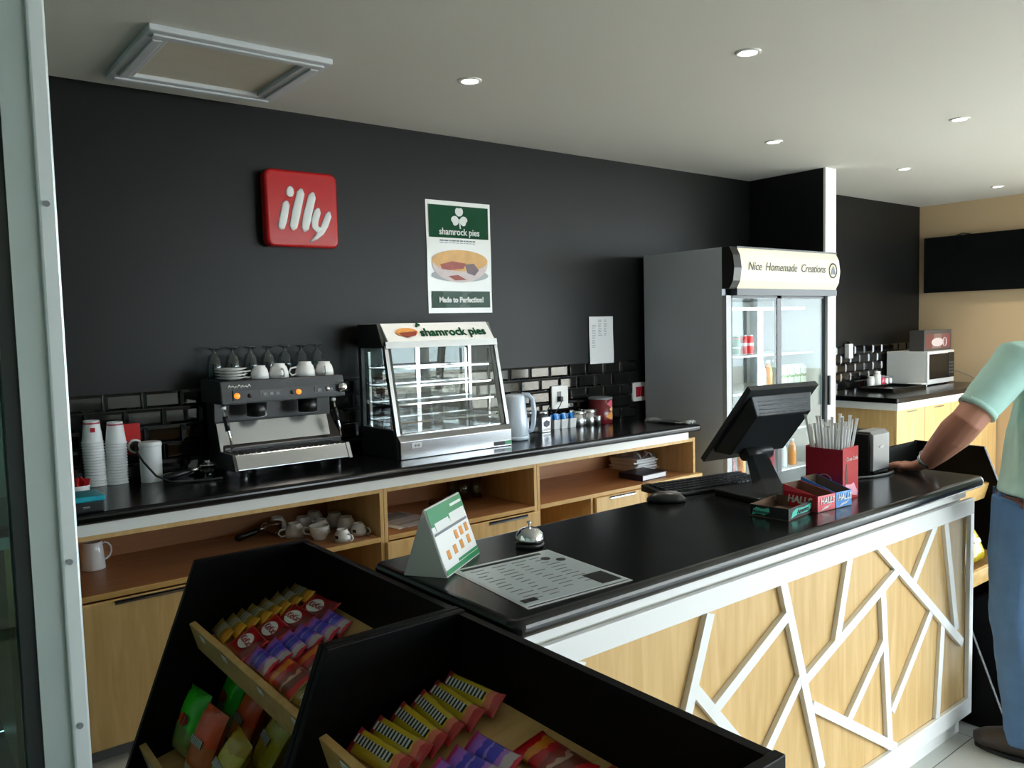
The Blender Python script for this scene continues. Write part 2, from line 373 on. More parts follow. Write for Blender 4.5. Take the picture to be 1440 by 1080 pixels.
# ================================================================ back counter
def plan(x0, x1, y0, y1, r, z0, z1): return MB().prism(rrect(x0, x1, y0, y1, r), 2, z0, z1)
bt = thing('back_worktop', 'long black worktop with white fascia along the tiled black wall', 'worktop', (0, 3.07, .885))
MB().prism(rrect(.25, 3.85, 0, .598, .02), 2, 0, .04).obj('top', 'laminate_black', bt, bev=.016, seg=4)
MB().box(.27, 3.755, .025, .045, -.042, 0).obj('fascia', 'white_matt', bt)
FYc, BYc = 3.12, 3.655
def board(p, nm, a, m='birch', bev=.0015): return MB().box(*a).obj(nm, m, p, bev=bev)
def handle(p, x0, x1, z):
    return MB().box(x0, x1, -.024, -.002, z-.004, z+.004).box(x0, x1, -.024, -.02, z-.012, z+.004).obj('handle', 'steel', p, bev=.001)
def unit(lb, x0, x1):
    u = thing('base_cabinet', lb, 'cabinet', (0, FYc, 0), group='cabinets under the back worktop')
    d = BYc-FYc
    board(u, 'side_panel', (x0, x0+.018, 0, d, .06, .842)); board(u, 'side_panel', (x1-.018, x1, 0, d, .06, .842))
    board(u, 'top_rail', (x0+.018, x1-.018, 0, d, .82, .842)); board(u, 'back_panel', (x0+.018, x1-.018, d-.01, d, .06, .82), 'birch_shaded')
    board(u, 'shelf', (x0+.018, x1-.018, 0, d-.01, .603, .623), 'birch_shaded'); board(u, 'shelf_edge', (x0+.018, x1-.018, -.001, .002, .602, .624), 'birch_shelf')
    board(u, 'bottom_panel', (x0+.018, x1-.018, 0, d-.01, .06, .08))
    board(u, 'plinth', (x0, x1, .05, .066, 0, .06), 'print_grey')
    return u
u = unit('wooden cabinet with cups on its open shelf below the coffee machine', .3, 1.72)
d_ = board(u, 'door', (.32, 1.12, -.018, 0, .07, .597)); handle(d_, .62, .94, .592)
board(u, 'divider', (1.13, 1.148, 0, .5, .08, .603)); board(u, 'shelf', (1.148, 1.70, 0, .5, .33, .348), 'birch_shaded')
u = unit('wooden cabinet with papers and tumblers on its open shelf', 1.722, 2.6)
d_ = board(u, 'drawer', (1.726, 2.598, -.018, 0, .4, .597)); handle(d_, 2.28, 2.52, .592)
d_ = board(u, 'door', (1.726, 2.598, -.018, 0, .07, .395))
u = unit('wooden cabinet with books on its open shelf beside the fridge', 2.602, 3.845)
board(u, 'divider', (2.975, 2.993, 0, .5, .08, .603)); board(u, 'divider', (3.4, 3.418, 0, .5, .08, .603))
d_ = board(u, 'drawer', (3.0, 3.405, -.018, 0, .43, .6)); handle(d_, 3.1, 3.3, .594)
d_ = board(u, 'drawer', (3.41, 3.862, -.04, -.0, .43, .63)); handle(d_, 3.5, 3.62, .622)
# ================================================================ front (sales) counter
ft = thing('sales_worktop', 'thick black laminate worktop with rounded edge on the sales counter', 'worktop', (0, 0, .92))
MB().prism(rrect(.935, 3.085, 1.2, 1.772, .03), 2, 0, .04).obj('top', 'laminate_black', ft, bev=.017, seg=4)
MB().box(.972, 3.03, 1.246, 1.27, -.036, -.0005).obj('fascia', 'white_gloss', ft, bev=.002)
fc = thing('sales_counter', 'wooden sales counter front with white branching lattice frame', 'counter', (0, 0, 0))
LX0, LX1, LY = .97, 3.118, 1.252
MB().box(LX0+.01, 3.09, LY+.017, LY+.03, .07, .86).obj('front_panel', 'birch', fc); MB().box(LX0+.01, 3.06, LY+.026, LY+.04, .861, .884).obj('shadow_gap', 'white_matt', fc)
MB().box(LX0, LX0+.02, LY+.041, 1.74, .02, .918).obj('end_panel', 'birch', fc); MB().box(3.065, 3.085, LY+.041, 1.74, .02, .918).obj('end_panel', 'birch', fc)
MB().box(LX0+.02, 3.065, 1.3, 1.72, .88, .918).obj('carcass_top', 'birch', fc); MB().box(LX0+.02, 3.065, LY+.041, 1.72, .3, .32).obj('inner_shelf', 'birch', fc)
MB().box(LX0, 3.06, LY+.02, LY+.04, .0, .069).obj('plinth', 'white_gloss', fc)
FB, FT = .06, .868
MB().box(LX0, LX1, LY, LY+.016, FT-.058, FT).obj('rail', 'white_gloss', fc, bev=.002)
MB().box(LX0, LX1, LY, LY+.016, FB, FB+.062).obj('rail', 'white_gloss', fc, bev=.002)
MB().box(LX0, LX0+.05, LY, LY+.016, FB+.062, FT-.058).obj('stile', 'white_gloss', fc, bev=.002); MB().box(LX1-.03, LX1, LY, LY+.016, FB+.062, FT-.058).obj('stile', 'white_gloss', fc, bev=.002)
BARS = [((1000,865),(969,1003)), ((1103,820),(1157,1080)), ((1109,867),(1004,1003)), ((977,968),(1045,1050)), ((1131,949),(1075,1070)), ((1197,785),(1179,902)), ((1264.5,803),(1136,956)),
        ((1237,766),(1355,904)), ((1243.6,831),(1254,1052)), ((1245,906),(1196,1014)), ((1146,994),(1262,1052)), ((1318,740),(1288,818)), ((1333,738),(1347.5,885)), ((1314.4,856),(1258,1000)), ((1328.6,876),(1321,1009))]
EXTRA = [((1.02, .62), (1.3, .3)), ((1.3, .3), (1.2, .1)), ((1.16, .8), (1.08, .55)), ((1.36, .36), (1.62, .12))]
seg = [((on(*a, 1, LY).x, on(*a, 1, LY).z), (on(*b_, 1, LY).x, on(*b_, 1, LY).z)) for a, b_ in BARS] + EXTRA
for k, (a, b_) in enumerate(seg):
    a, b_ = Vector(a), Vector(b_); dv = (b_-a).normalized(); n = Vector((-dv.y, dv.x))*.0155
    a, b_ = a-dv*.004, b_+dv*.004
    def cl(q): return (min(max(q.x, LX0+.01), LX1-.005), min(max(q.y, FB+.02), FT-.02))
    p = [cl(a+n), cl(b_+n), cl(b_-n), cl(a-n)]
    if (p[1][0]-p[0][0])*(p[2][1]-p[0][1])-(p[1][1]-p[0][1])*(p[2][0]-p[0][0]) < 0: p = p[::-1]
    MB().prism(p, 1, LY+.0006+.0003*k, LY+.0165).obj('lattice_bar', 'white_gloss', fc)
# ================================================================ snack stands
def stand(lb, W, loc, rz):
    """back in local x=0 plane facing -x, width along -y from 0 to -W; sides lean out towards the foot"""
    s = thing('snack_stand', lb, 'display stand', loc, rz, group='black snack stands at the counter ends')
    H = .951
    side = [(-.68, .0), (0, 0), (0, H), (-.308, H)]
    for y in (-.018, -W):
        MB().prism([(x, z) for x, z in side], 1, y, y+.018).obj('side_panel', 'stand_black', s, bev=.0025)
    MB().box(-.018, 0, -W+.018, -.018, 0, H-.004).obj('back_panel', 'stand_black', s)
    MB().prism([(-.308-(H-.43)*.39+.03, .43), (-.308-(H-.43)*.39+.014, .43), (-.308-(H-.06)*.39+.014, .06), (-.308-(H-.06)*.39+.03, .06)], 1, -W+.018, -.018).obj('front_panel', 'kick_black', s)
    for zb, zf, xf, n in ((.812, .745, -.297, 0), (.56, .468, -.432, 1)):
        L = MB(); ang = atan2(zb-zf, -xf)
        L.prism([(-.018, zb-.016), (-.018, zb), (xf, zf), (xf, zf-.016)], 1, -W+.018, -.018).obj('shelf', 'birch_shelf', s)
        nx, nz = -sin(ang), cos(ang)
        MB().prism([(xf, zf-.02), (xf-.016, zf-.024), (xf-.016-.02, zf+.048), (xf-.02, zf+.052)], 1, -W+.018, -.018).obj('shelf_lip', 'birch_shelf', s, bev=.002)
        if n < 2 and rz == 0:
            for q in (.12, .28, .5, .68):
                MB().box(-.0006, .0006, -.014, .014, -.006, .006).obj('price_ticket', 'paper_white', s, loc=(xf-.0352, -q*W/.765, zf+.036)).rotation_euler = (0, -.27, 0)
    return s
SB = .926
stand('far black snack stand with chocolate bars above chip bags', .765, (SB, 2.135, 0), 0)
stand('near black snack stand with striped bars on its top shelf', .765, (SB, 1.368, 0), 0)
stand('black snack stand beyond the right end of the sales counter', .7, (3.145, 1.81, 0), pi/2)
# ================================================================ wall signs
t = thing('wall_sign', 'glossy red square sign with white brush lettering on black wall', 'sign', (1.443, YW, 2.105))
SW, SH = .358, .352
MB().prism(rrect(0, SW, -SH/2, SH/2, .035, 6), 1, -.075, -.012).xf(Matrix.Translation((0, 0, 0))).obj('body', 'red_plastic', t, bev=.014, seg=4)
MB().box(.05, SW-.05, -.014, 0, -SH/2+.05, SH/2-.05).obj('mount', 'black_plastic', t)
def stroke(P, R):
    mb_ = MB(); P = [Vector((x*SW, 0, (.5-y)*SH)) for x, y in P]
    mb_.tube([(p.x, -.0765, p.z) for p in P], [r*SW*1.1 for r in R], 12, ry=.0025, up=(0, 1, 0)); return mb_
# tube frame: a = up x t lies in the sign plane, so r runs in plane and ry through it
for P, R in [([(.34,.215),(.338,.235),(.33,.285),(.322,.335),(.32,.355)], [.012,.036,.05,.04,.014]), ([(.285,.41),(.27,.45),(.22,.66),(.19,.76),(.185,.785)], [.015,.045,.05,.042,.012]),
             ([(.49,.235),(.475,.29),(.40,.56),(.355,.74),(.345,.79)], [.015,.05,.055,.05,.012]), ([(.65,.27),(.63,.33),(.555,.58),(.515,.75),(.505,.80)], [.015,.05,.055,.05,.012]),
             ([(.72,.475),(.70,.52),(.655,.65),(.655,.72),(.70,.765),(.76,.745)], [.015,.045,.048,.045,.04,.02]), ([(.87,.51),(.855,.56),(.80,.69),(.74,.79),(.66,.87),(.58,.925)], [.012,.042,.045,.04,.025,.01])]:
    stroke(P, R).obj('letter', 'logo_white', t)
# poster
t = thing('wall_poster', 'glossy green and white pie poster with shamrock on black wall', 'poster', on(648.5, 440, 1, YW))
t.location.y = YW
PW, PH = .424, .602
me = MB(); N = 14
for i in range(N+1):
    for j in range(N+1):
        x = (i/N-.5)*PW; z = j/N*PH; me.v.append((x, -.0035-.0016*sin(7*x/PW+5*z)*sin(9*z/PH), z))
for i in range(N):
    for j in range(N): k = i*(N+1)+j; me.f.append((k, k+N+1, k+N+2, k+1)); me.m.append(0); me.sm.append(True)
me.obj('sheet', 'white_gloss', t)
def flat(p, nm, poly, m, y=-.0075, th=.0008): return MB().prism(poly, 1, y, y+th).obj(nm, m, p)
flat(t, 'green_panel', [(-.195,.405),(.195,.405),(.195,.578),(-.195,.578)], 'print_green'); flat(t, 'slogan_panel', [(-.19,.028),(.195,.028),(.195,.118),(-.19,.118)], bands('slogan', 'X', [(0, (58,84,74)), (.2, (82,104,96)), (.45, (104,120,114)), (.62, (74,96,88))], .75, 0, noise=.5, nscale=14).name)
lf = []
for a in (pi/2, pi/2+2.1, pi/2-2.1):
    c = Vector((.0+.034*cos(a), .515+.034*sin(a))); q = []
    for k in range(24):
        u_ = 2*pi*k/24; r_ = .026*(1+.22*cos(2*u_)) if False else .026*(1-.35*max(0, cos(u_))**6)
        q.append((c.x+r_*cos(u_+a), c.y+r_*sin(u_+a)))
    flat(t, 'shamrock_leaf', q, 'logo_white', -.0082-.0003*len(lf)); lf.append(1)
flat(t, 'shamrock_stem', [(-.003,.508),(.002,.458),(.009,.456),(.004,.508)], 'logo_white', -.0084)
text('shamrock pies', .05, 'logo_white', t, (0, -.0085, .437), sx=.92, offset=.0008)
sl = MB(); random.seed(2); x = -.13
while x < .1:
    w_ = .006+random.random()*.02; sl.box(x, x+w_, -.0064, -.0056, .387, .394); sl.box(x, x+w_*.9, -.0064, -.0056, .377, .380); x += w_+.004
sl.obj('small_print', 'print_grey', t)
def pie(p, cx, cz, rx, rz, y):
    E2 = lambda f, a, b_: [(cx+rx*f[0]+rx*a*cos(2*pi*k/28), cz+rz*f[1]+rz*b_*sin(2*pi*k/28)) for k in range(28)]
    flat(p, 'printed_shadow', E2((.0, -.62), 1.02, .3), mat('print_shade', (178, 182, 186), .6, vary=.1, vscale=20).name, y)
    flat(p, 'pie_case', [(cx+rx*cos(a), cz-.004+rz*.92*sin(a)) for a in [pi+pi*k/20 for k in range(21)]], 'pie_pale', y-.0006)
    flat(p, 'pie_crust', E2((0, .08), 1, .5), mat('crust_print', (226, 178, 116), .6, vary=.3, vscale=14).name, y-.0012)
    flat(p, 'pie_filling', [(cx-rx*.72, cz-rz*.12), (cx-rx*.3, cz+rz*.04), (cx+rx*.2, cz-rz*.05), (cx+rx*.1, cz-rz*.3), (cx-rx*.35, cz-rz*.38), (cx-rx*.66, cz-rz*.34)], mat('meat_print', (170, 92, 84), .6, vary=.35, vscale=26).name, y-.0018)
    flat(p, 'pie_filling', [(cx+rx*.16, cz-rz*.1), (cx+rx*.48, cz-rz*.04), (cx+rx*.66, cz-rz*.36), (cx+rx*.5, cz-rz*.62), (cx+rx*.24, cz-rz*.5)], mat('gravy_print', (128, 110, 116), .6, vary=.35, vscale=26).name, y-.0018)
    flat(p, 'pie_filling', [(cx-rx*.45, cz-rz*.66), (cx-rx*.1, cz-rz*.6), (cx+rx*.2, cz-rz*.82), (cx-rx*.2, cz-rz*.86)], 'meat_print', y-.0018)
pie(t, 0, .275, .185, .115, -.0072)
text('Made to Perfection!', .04, 'logo_white', t, (0, -.0098, .07), sx=.92, offset=.0016, ext=.0022)
# A4 list taped to wall
t = thing('paper_notice', 'handwritten white paper list hanging over the black tiles', 'paper', (on(845, 511, 1, YW).x, YW, on(845, 511, 1, YW).z))
mp_ = MB()
for i in range(5):
    for j in range(9):
        x, z = (i/4-.5)*.21, j/8*.296; mp_.v.append((x, -.0075-.004*(1-j/8)-.0012*sin(3*i+j), z))
for i in range(4):
    for j in range(8): k = i*9+j; mp_.f.append((k, k+9, k+10, k+1)); mp_.m.append(0); mp_.sm.append(True)
mp_.obj('sheet', 'paper_white', t)
ink = MB(); random.seed(3)
for k in range(17):
    z = .272-k*.0105
    for c0, c1 in ((-.085, -.05), (-.03, .005), (.02, .05)):
        if (c0 > -.04 and k > 9) or (c0 < -.04 and k < 3): continue
        ink.box(c0, c1-random.random()*.014, -.0125, -.012, z, z+.0026)
ink.obj('handwriting', 'print_grey', t)
# sockets
t = thing('wall_socket', 'white double wall socket with plug lead on black tiles', 'socket', (3.25, YW-.008, 1.1))
MB().box(-.066, .066, -.012, 0, -.07, .07).obj('plate', 'white_gloss', t, bev=.003)
MB().box(-.026, .008, -.0135, -.0118, -.03, .035).obj('recess', 'grey_plastic', t); MB().box(-.02, .002, -.04, -.013, -.024, .006).obj('plug', 'black_plastic', t, bev=.003)
MB().tube([(-.01,-.038,-.02),(-.03,-.045,-.045),(-.06,-.04,-.08),(-.1,-.06,-.13)], .003, 6).obj('lead', 'black_plastic', t)
t = thing('isolator_switch', 'white isolator switch plate with red rocker beside the fridge', 'switch', (3.955, YW, 1.085))
MB().prism(rrect(-.062, .062, -.062, .062, .014), 1, -.014, 0).obj('plate', 'white_gloss', t, bev=.002)
MB().box(-.035, .0, -.02, -.0135, -.033, .033).obj('rocker', 'crimson', t, bev=.002); MB().box(.004, .04, -.02, -.0135, -.033, .033).obj('rocker', 'crimson', t, bev=.002)
t = thing('wall_socket', 'red wall socket with white-ringed plug behind the paper cups', 'socket', (.835, YW-.008, 1.1))
MB().prism(rrect(-.036, .036, -.066, .066, .006), 1, -.012, 0).obj('plate', 'red_plastic', t, bev=.002)
MB().lathe([(.022, 0), (.03, 0), (.03, .012), (.024, .014), (.022, .012)], 24, cap=False).xf(Matrix.Translation((.01, -.012, -.03)) @ Matrix.Rotation(pi/2, 4, 'X')).obj('ring', 'white_gloss', t)
MB().lathe([(.0, .035), (.018, .034), (.021, .028), (.021, 0)], 20).xf(Matrix.Translation((.01, -.013, -.03)) @ Matrix.Rotation(pi/2, 4, 'X')).obj('plug', 'black_plastic', t)
tag(MB().tube([(.843,3.622,1.068),(.829,3.575,1.06),(.838,3.5,1.02),(.872,3.455,.965),(.92,3.44,.937),(.985,3.425,.931),(1.06,3.4,.931),(1.12,3.4,.931)], .0045, 8).obj('power_cord', 'rubber'), 'black power cord curving from red socket down to worktop', 'cord')
# ================================================================ on the back worktop
BT = .9255
def cup_mesh(rt, rb, hh, up=True, th=.0015):
    """paper cup, mouth down"""
    return [(rb-.001, hh-.004), (rb, hh), (rb-.002, hh), (rb-.003, hh-.006), (0, hh-.006)]
def pcup(m='paper_cup'):
    p = MB(); hh = .092
    prof = [(.0405, 0), (.0425, .0015), (.0425, .005), (.0395, .0065)]
    prof += [(.0395-(.0395-.0295)*k/6, .0065+(hh-.0065)*k/6) for k in range(1, 7)] + [(.0275, hh), (.0268, hh-.007), (0, hh-.007)]
    p.lathe(prof, 22, cap=False)
    return p
pc = pcup().mesh('cup_wall', ['paper_cup']); pb = MB().lathe([(.0318, .078), (.0310, .084)], 22, cap=False).mesh('red_band', ['crimson'])
pcl = MB()
for a in (-2.2,): pcl.prism(rrect(-.009, .009, -.009, .009, .002), 1, 0, .0006)
for nm, px, py, n, lb in (('a', 139, 684, 16, 'white paper cup in the taller upside-down stack'), ('b', 168, 681, 15, 'white paper cup in the shorter upside-down stack')):
    q = on(px, py, 2, BT)
    for k in range(n):
        t = thing('paper_cup', lb if k < n-1 else lb.replace('in the', 'with red band topping the'), 'paper cup', (q.x+k*.0005*(-1 if nm == 'a' else .3), q.y+.03, BT+k*.0118), 0, 'paper cups stacked beside the coffee machine')
        put('cup_wall', pc, t)
        if k == n-1:
            put('red_band', pb, t, loc=(0, 0, -.0))
            if nm == 'a':
                o = pcl.obj('logo_square', 'crimson', t, loc=(-.004, -.0365, .055)); o.rotation_euler = (radians(-8), 0, radians(-8))
q = on(212, 680, 2, BT)
t = thing('plastic_tub', 'plain white round plastic tub beside the paper cups', 'tub', (.885, 3.575, BT))
MB().lathe([(.041, 0), (.042, .002), (.0435, .15), (.044, .155)], 28).obj('body', 'paper_cup', t)
MB().lathe([(.0455, .148), (.0455, .157), (.043, .165), (.036, .168), (0, .168)], 28).obj('lid', 'paper_cup', t)
t = thing('saucer', 'white saucer lying behind the portafilter on the worktop', 'saucer', (1.0, 3.6, BT))
MB().lathe([(.03, 0), (.06, .012), (.062, .014), (.058, .013), (.03, .004), (0, .004)], 28).obj('dish', 'ceramic', t)
def portafilter(lb, loc, rz, grp='portafilters'):
    t = thing('portafilter', lb, 'portafilter', loc, rz, grp)
    MB().lathe([(.02, .012), (.03, .02), (.034, .03), (.034, .05), (.037, .05), (.037, .056), (.032, .056), (.03, .03), (0, .028)], 22).obj('basket', 'chrome', t)
    MB().tube([(0,0,.022),(-.012,0,.012),(-.02,0,.0075)], .006, 8).tube([(0,0,.022),(.012,0,.012),(.02,0,.0075)], .006, 8).obj('spout', 'chrome', t)
    MB().tube([(0,-.03,.04),(0,-.06,.038),(0,-.075,.034)], .007, 10).obj('neck', 'chrome', t)
    MB().tube([(0,-.072,.035),(0,-.09,.032),(0,-.13,.026),(0,-.175,.02),(0,-.185,.019)], [.009,.013,.014,.016,.008], 12).obj('handle', 'black_plastic', t)
    return t
portafilter('chrome portafilter with black handle lying on the back worktop', (1.095, 3.5, BT+.0005), -1.55)
t = thing('storage_box', 'dark box with teal lid at the left end of worktop', 'box', (.545, 3.13, BT))
MB().box(-.06, .06, -.045, .09, 0, .038).obj('body', 'dark_plastic', t, bev=.006); MB().box(-.064, .064, -.049, .094, .038, .058).obj('lid', 'teal', t, bev=.006)
MB().box(-.012, .012, -.051, -.044, .016, .024).obj('clasp', 'steel', t, bev=.002)
t = thing('sachet_tub', 'small clear tub of red wrapped sachets behind teal box', 'tub', (.565, 3.32, BT))
MB().lathe([(.036, 0), (.04, .06), (.042, .064), (.038, .062), (.034, .004), (0, .004)], 22).obj('tub', 'ceramic', t)
for k in range(5):
    MB().box(-.02, .02, -.002, .002, -.025, .025).obj('sachet', 'red_card', t, loc=(-.018+k*.009, .006*(k % 2)-.004, .062)).rotation_euler = (.25*(k-2), .5*(k % 3-1), .6*k)
# ---- espresso machine: local origin at its left front foot line
EX, EY = 1.145, 3.28
t = thing('espresso_machine', 'two-group black and steel espresso machine with cups on top', 'coffee machine', (EX, EY, BT))
EW = .545
for x in (.06, EW-.05):
    for y in (.11, .33): MB().lathe([(.016, 0), (.018, .004), (.016, .035), (.02, .038)], 16, (x, y, 0)).obj('foot', 'steel', t)
MB().prism([(.16, .04), (.365, .04), (.365, .395), (.27, .395), (.27, .22), (.16, .12)], 0, .0, EW).obj('body', 'black_plastic', t, bev=.004)
# drip tray: sloped front, grill on top
MB().prism([(-.0, .045), (.2, .04), (.2, .105), (.03, .105)], 0, .0, EW-.045).obj('drip_tray', 'steel', t, bev=.003)
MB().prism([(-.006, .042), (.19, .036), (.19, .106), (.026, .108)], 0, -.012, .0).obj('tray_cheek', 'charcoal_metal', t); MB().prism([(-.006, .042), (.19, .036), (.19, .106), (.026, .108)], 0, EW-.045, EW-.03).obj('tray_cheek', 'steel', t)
for k in range(19): MB().box(.015+k*.0255, .021+k*.0255, .04, .165, .1055, .109).obj('grill_bar', 'steel_bright', t)
MB().box(.01, EW-.055, .04, .165, .1045, .1058).obj('grill_tray', 'black_plastic', t)
MB().prism([(.165, .108), (.172, .108), (.215, .225), (.208, .225)], 0, -.012, EW-.05).obj('splash_panel', 'steel', t)
# head with control panel
MB().prism([(.1, .31), (.37, .31), (.37, .408), (.118, .408)], 0, -.02, EW).obj('head', 'charcoal_metal', t, bev=.006)
MB().prism([(.098, .325), (.104, .325), (.111, .368), (.105, .368)], 0, .03, EW-.015).obj('control_strip', 'black_plastic', t)
def knob(x, z, r, m, d=.014): return MB().lathe([(0, d), (r*.8, d), (r, d*.7), (r, 0)], 16).xf(Matrix.Translation((x, .104, z)) @ Matrix.Rotation(pi/2, 4, 'X')).obj('knob', m, t)
knob(.045, .345, .012, 'amber_lamp'); knob(.1, .343, .009, 'charcoal_metal'); knob(.29, .345, .008, 'charcoal_metal'); knob(.318, .345, .0115, 'amber_lamp'); knob(EW-.02, .352, .022, 'chrome', .03); knob(EW-.09, .35, .011, 'tin')
for x0 in (.145, .395):
    MB().box(x0, x0+.1, .0995, .106, .327, .362).obj('key_pad', 'dark_plastic', t)
    for k in range(3): MB().box(x0+.012+k*.028, x0+.03+k*.028, .097, .101, .339, .353).obj('key', 'print_grey', t, bev=.001)
sq = MB()
for k in range(7): sq.tube([(.012+k*.014, .1125, .378+.004*(k % 2)), (.019+k*.014, .1115, .391-.003*(k % 3))], .0028, 6).tube([(.019+k*.014, .1115, .391-.003*(k % 3)), (.025+k*.014, .1125, .38)], .0022, 6)
sq.obj('maker_script', 'logo_white', t)
for x in (.15, .385):
    MB().lathe([(.03, .245), (.042, .25), (.042, .31)], 20, (x, .16, 0)).obj('group_head', 'black_plastic', t)
for x in (-.005, EW-.05):
    MB().tube([(x,.13,.312),(x+.002,.115,.25),(x+.012,.1,.18),(x+.02,.1,.125)], .0055, 8).obj('steam_wand', 'chrome', t); MB().tube([(x+.002,.117,.262),(x+.008,.106,.2)], .011, 10).obj('wand_grip', 'black_plastic', t)
    MB().lathe([(.011, 0), (.012, .01), (.009, .014)], 12, (x, .128, .29)).obj('wand_joint', 'ceramic', t)
# cups and glasses on the machine
TOPZ = BT+.4085
def cup(lb, loc, rz, flip, grp, sc=1.0, logo=True):
    t = thing('coffee_cup', lb, 'cup', loc, rz, grp)
    s = sc; prof = [(.0, .006), (.024, .005), (.026, 0), (.028, 0), (.027, .006), (.036, .018), (.042, .04), (.0435, .062), (.042, .062), (.039, .04), (.033, .02), (.02, .01), (0, .009)]
    b_ = MB().lathe([(r*s, z*s) for r, z in prof], 24, cap=False); hd = MB().tube([(.04*s,0,.052*s),(.06*s,0,.056*s),(.072*s,0,.042*s),(.064*s,0,.026*s),(.038*s,0,.022*s)], .0055*s, 8, ry=.004*s)
    lg = MB().box(-.008, .008, -.0016, .0004, -.008, .008)
    lgM = Matrix.Translation((.0, -.0408*s, .036*s)) @ Matrix.Rotation(radians(-9), 4, 'X')
    lg.xf(lgM)
    if flip:
        Fm = Matrix.Translation((0, 0, .062*s)) @ Matrix.Rotation(pi, 4, 'X')
        b_.xf(Fm); hd.xf(Fm)
        lg = MB().box(-.008, .008, -.0016, .0004, -.008, .008).xf(Matrix.Translation((0, -.0408*s, .026*s)) @ Matrix.Rotation(radians(9), 4, 'X'))
    b_.obj('bowl', 'ceramic', t); hd.obj('handle', 'ceramic', t)
    if logo: lg.obj('logo', 'crimson' if loc[2] > 1 else 'print_black', t)
    return t
lbs = ['upside-down white cup on coffee machine, nearest the saucer stack', 'upside-down white cup on coffee machine with handle facing forward', 'upside-down white cup on coffee machine with red logo and side handle', 'upside-down white cup on coffee machine above the pressure gauge']
for k, (px, rz_, sc_) in enumerate(((366, 2.9, .92), (393, -1.6, 1.0), (430, 3.1, 1.04), (457, -1.9, .98))):
    q = on(px, 530, 1, EY+.17); cup(lbs[k], (q.x, EY+.175, TOPZ), rz_+.0, True, 'cups on the coffee machine', sc_, k == 2)
for k in range(4):
    t = thing('saucer', 'white saucer in the stack on the coffee machine', 'saucer', (1.2, EY+.185, TOPZ+k*.0125), 0, 'saucers stacked on the coffee machine')
    MB().lathe([(.03, 0), (.066, .012), (.068, .014), (.064, .0135), (.03, .004), (0, .004)], 28).obj('dish', 'ceramic', t)
gm = MB().lathe([(.03, 0), (.033, .0), (.037, .004), (.035, .06), (.026, .1), (.01, .112), (.009, .125), (.03, .136), (.032, .139), (.0, .139)], 20, cap=False).mesh('bowl', ['pane_tumbler'])
for k, (x, y) in enumerate(((1.175, 3.6), (1.256, 3.6), (1.337, 3.6), (1.418, 3.6), (1.499, 3.6), (1.58, 3.6), (1.66, 3.6))):
    t = thing('coffee_glass', 'upside-down footed glass behind the cups on coffee machine', 'glass', (x, y, TOPZ+.0005), -pi/2+.1*(k % 3-1), 'glasses on the coffee machine'); put('bowl', gm, t)
    MB().tube([(.034,0,.015),(.058,0,.022),(.06,0,.055),(.034,0,.065)], .004, 6).obj('handle', 'pane_tumbler', t)
# ---- pie warmer
PX, PY, PWd = 1.893, 3.25, .655
t = thing('pie_warmer', 'heated glass pie cabinet with white header and steel base', 'food warmer', (PX, PY, BT))
MB().prism([(0, .0), (.37, 0), (.37, .11), (.025, .11), (0, .085)], 0, 0, PWd).obj('base', 'steel', t, bev=.003)
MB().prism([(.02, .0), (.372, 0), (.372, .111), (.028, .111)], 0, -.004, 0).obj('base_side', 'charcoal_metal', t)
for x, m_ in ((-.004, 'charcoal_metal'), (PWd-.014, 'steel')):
    w = .018
    MB().prism([(.022, .111), (.05, .111), (.137, .53), (.112, .53)], 0, x, x+w).obj('front_post', 'steel' , t)
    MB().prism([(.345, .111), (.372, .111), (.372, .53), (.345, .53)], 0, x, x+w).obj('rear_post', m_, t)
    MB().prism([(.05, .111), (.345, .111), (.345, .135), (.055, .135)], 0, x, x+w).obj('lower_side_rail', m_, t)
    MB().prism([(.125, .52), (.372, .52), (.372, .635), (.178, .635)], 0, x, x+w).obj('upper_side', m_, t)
    MB().prism([(.055, .135), (.345, .135), (.345, .52), (.13, .52)], 0, x+.007, x+.01).obj('side_pane', 'pane_clear', t)
MB().prism([(.105, .53), (.372, .53), (.372, .637), (.178, .637), (.108, .552)], 0, .014, PWd-.014).obj('header', 'white_gloss', t, bev=.002)
MB().prism([(.1, .518), (.125, .518), (.125, .548), (.106, .55)], 0, 0, PWd).obj('header_edge', 'steel', t)
a_ = atan2(.085, .07)
def hp(x, v): return (x, .108+.07*v-.0035, .552+.085*v+.003)
text('shamrock pies', .068, 'print_green', t, hp(.405, .4), rot=(a_, 0, 0), sx=1.0, offset=.0012, ext=.0015)
bw = MB().prism(ell(0, 0, .062, .026, 20), 2, 0, .001); bw.xf(Matrix.Translation(hp(.135, .45)) @ Matrix.Rotation(a_, 4, 'X')); bw.obj('pie_picture', 'pie_crust', t)
bw = MB().prism([(-.05,-.004),(.055,.004),(.04,-.022),(-.01,-.034),(-.04,-.02)], 2, .001, .0016); bw.xf(Matrix.Translation(hp(.138, .45)) @ Matrix.Rotation(a_, 4, 'X')); bw.obj('pie_picture', 'pie_fill', t)
for dx, dv in ((-.008, .0), (.008, .012), (.0, .02)):
    bw = MB().prism(ell(0, 0, .008, .007, 10), 2, 0, .001); bw.xf(Matrix.Translation(hp(.212+dx, .78+dv*6)) @ Matrix.Rotation(a_, 4, 'X')); bw.obj('shamrock_mark', 'print_green', t)
MB().prism([(.03, .112), (.034, .112), (.119, .52), (.115, .52)], 0, .018, PWd-.018).obj('front_glass', 'pane_clear', t)
for x in (.018, PWd-.036): MB().prism([(.034, .118), (.046, .118), (.125, .518), (.115, .518)], 0, x, x+.014).obj('seal', 'rubber', t)
MB().box(.016, PWd-.016, .36, .364, .112, .53).obj('rear_glass', 'pane_clear', t)
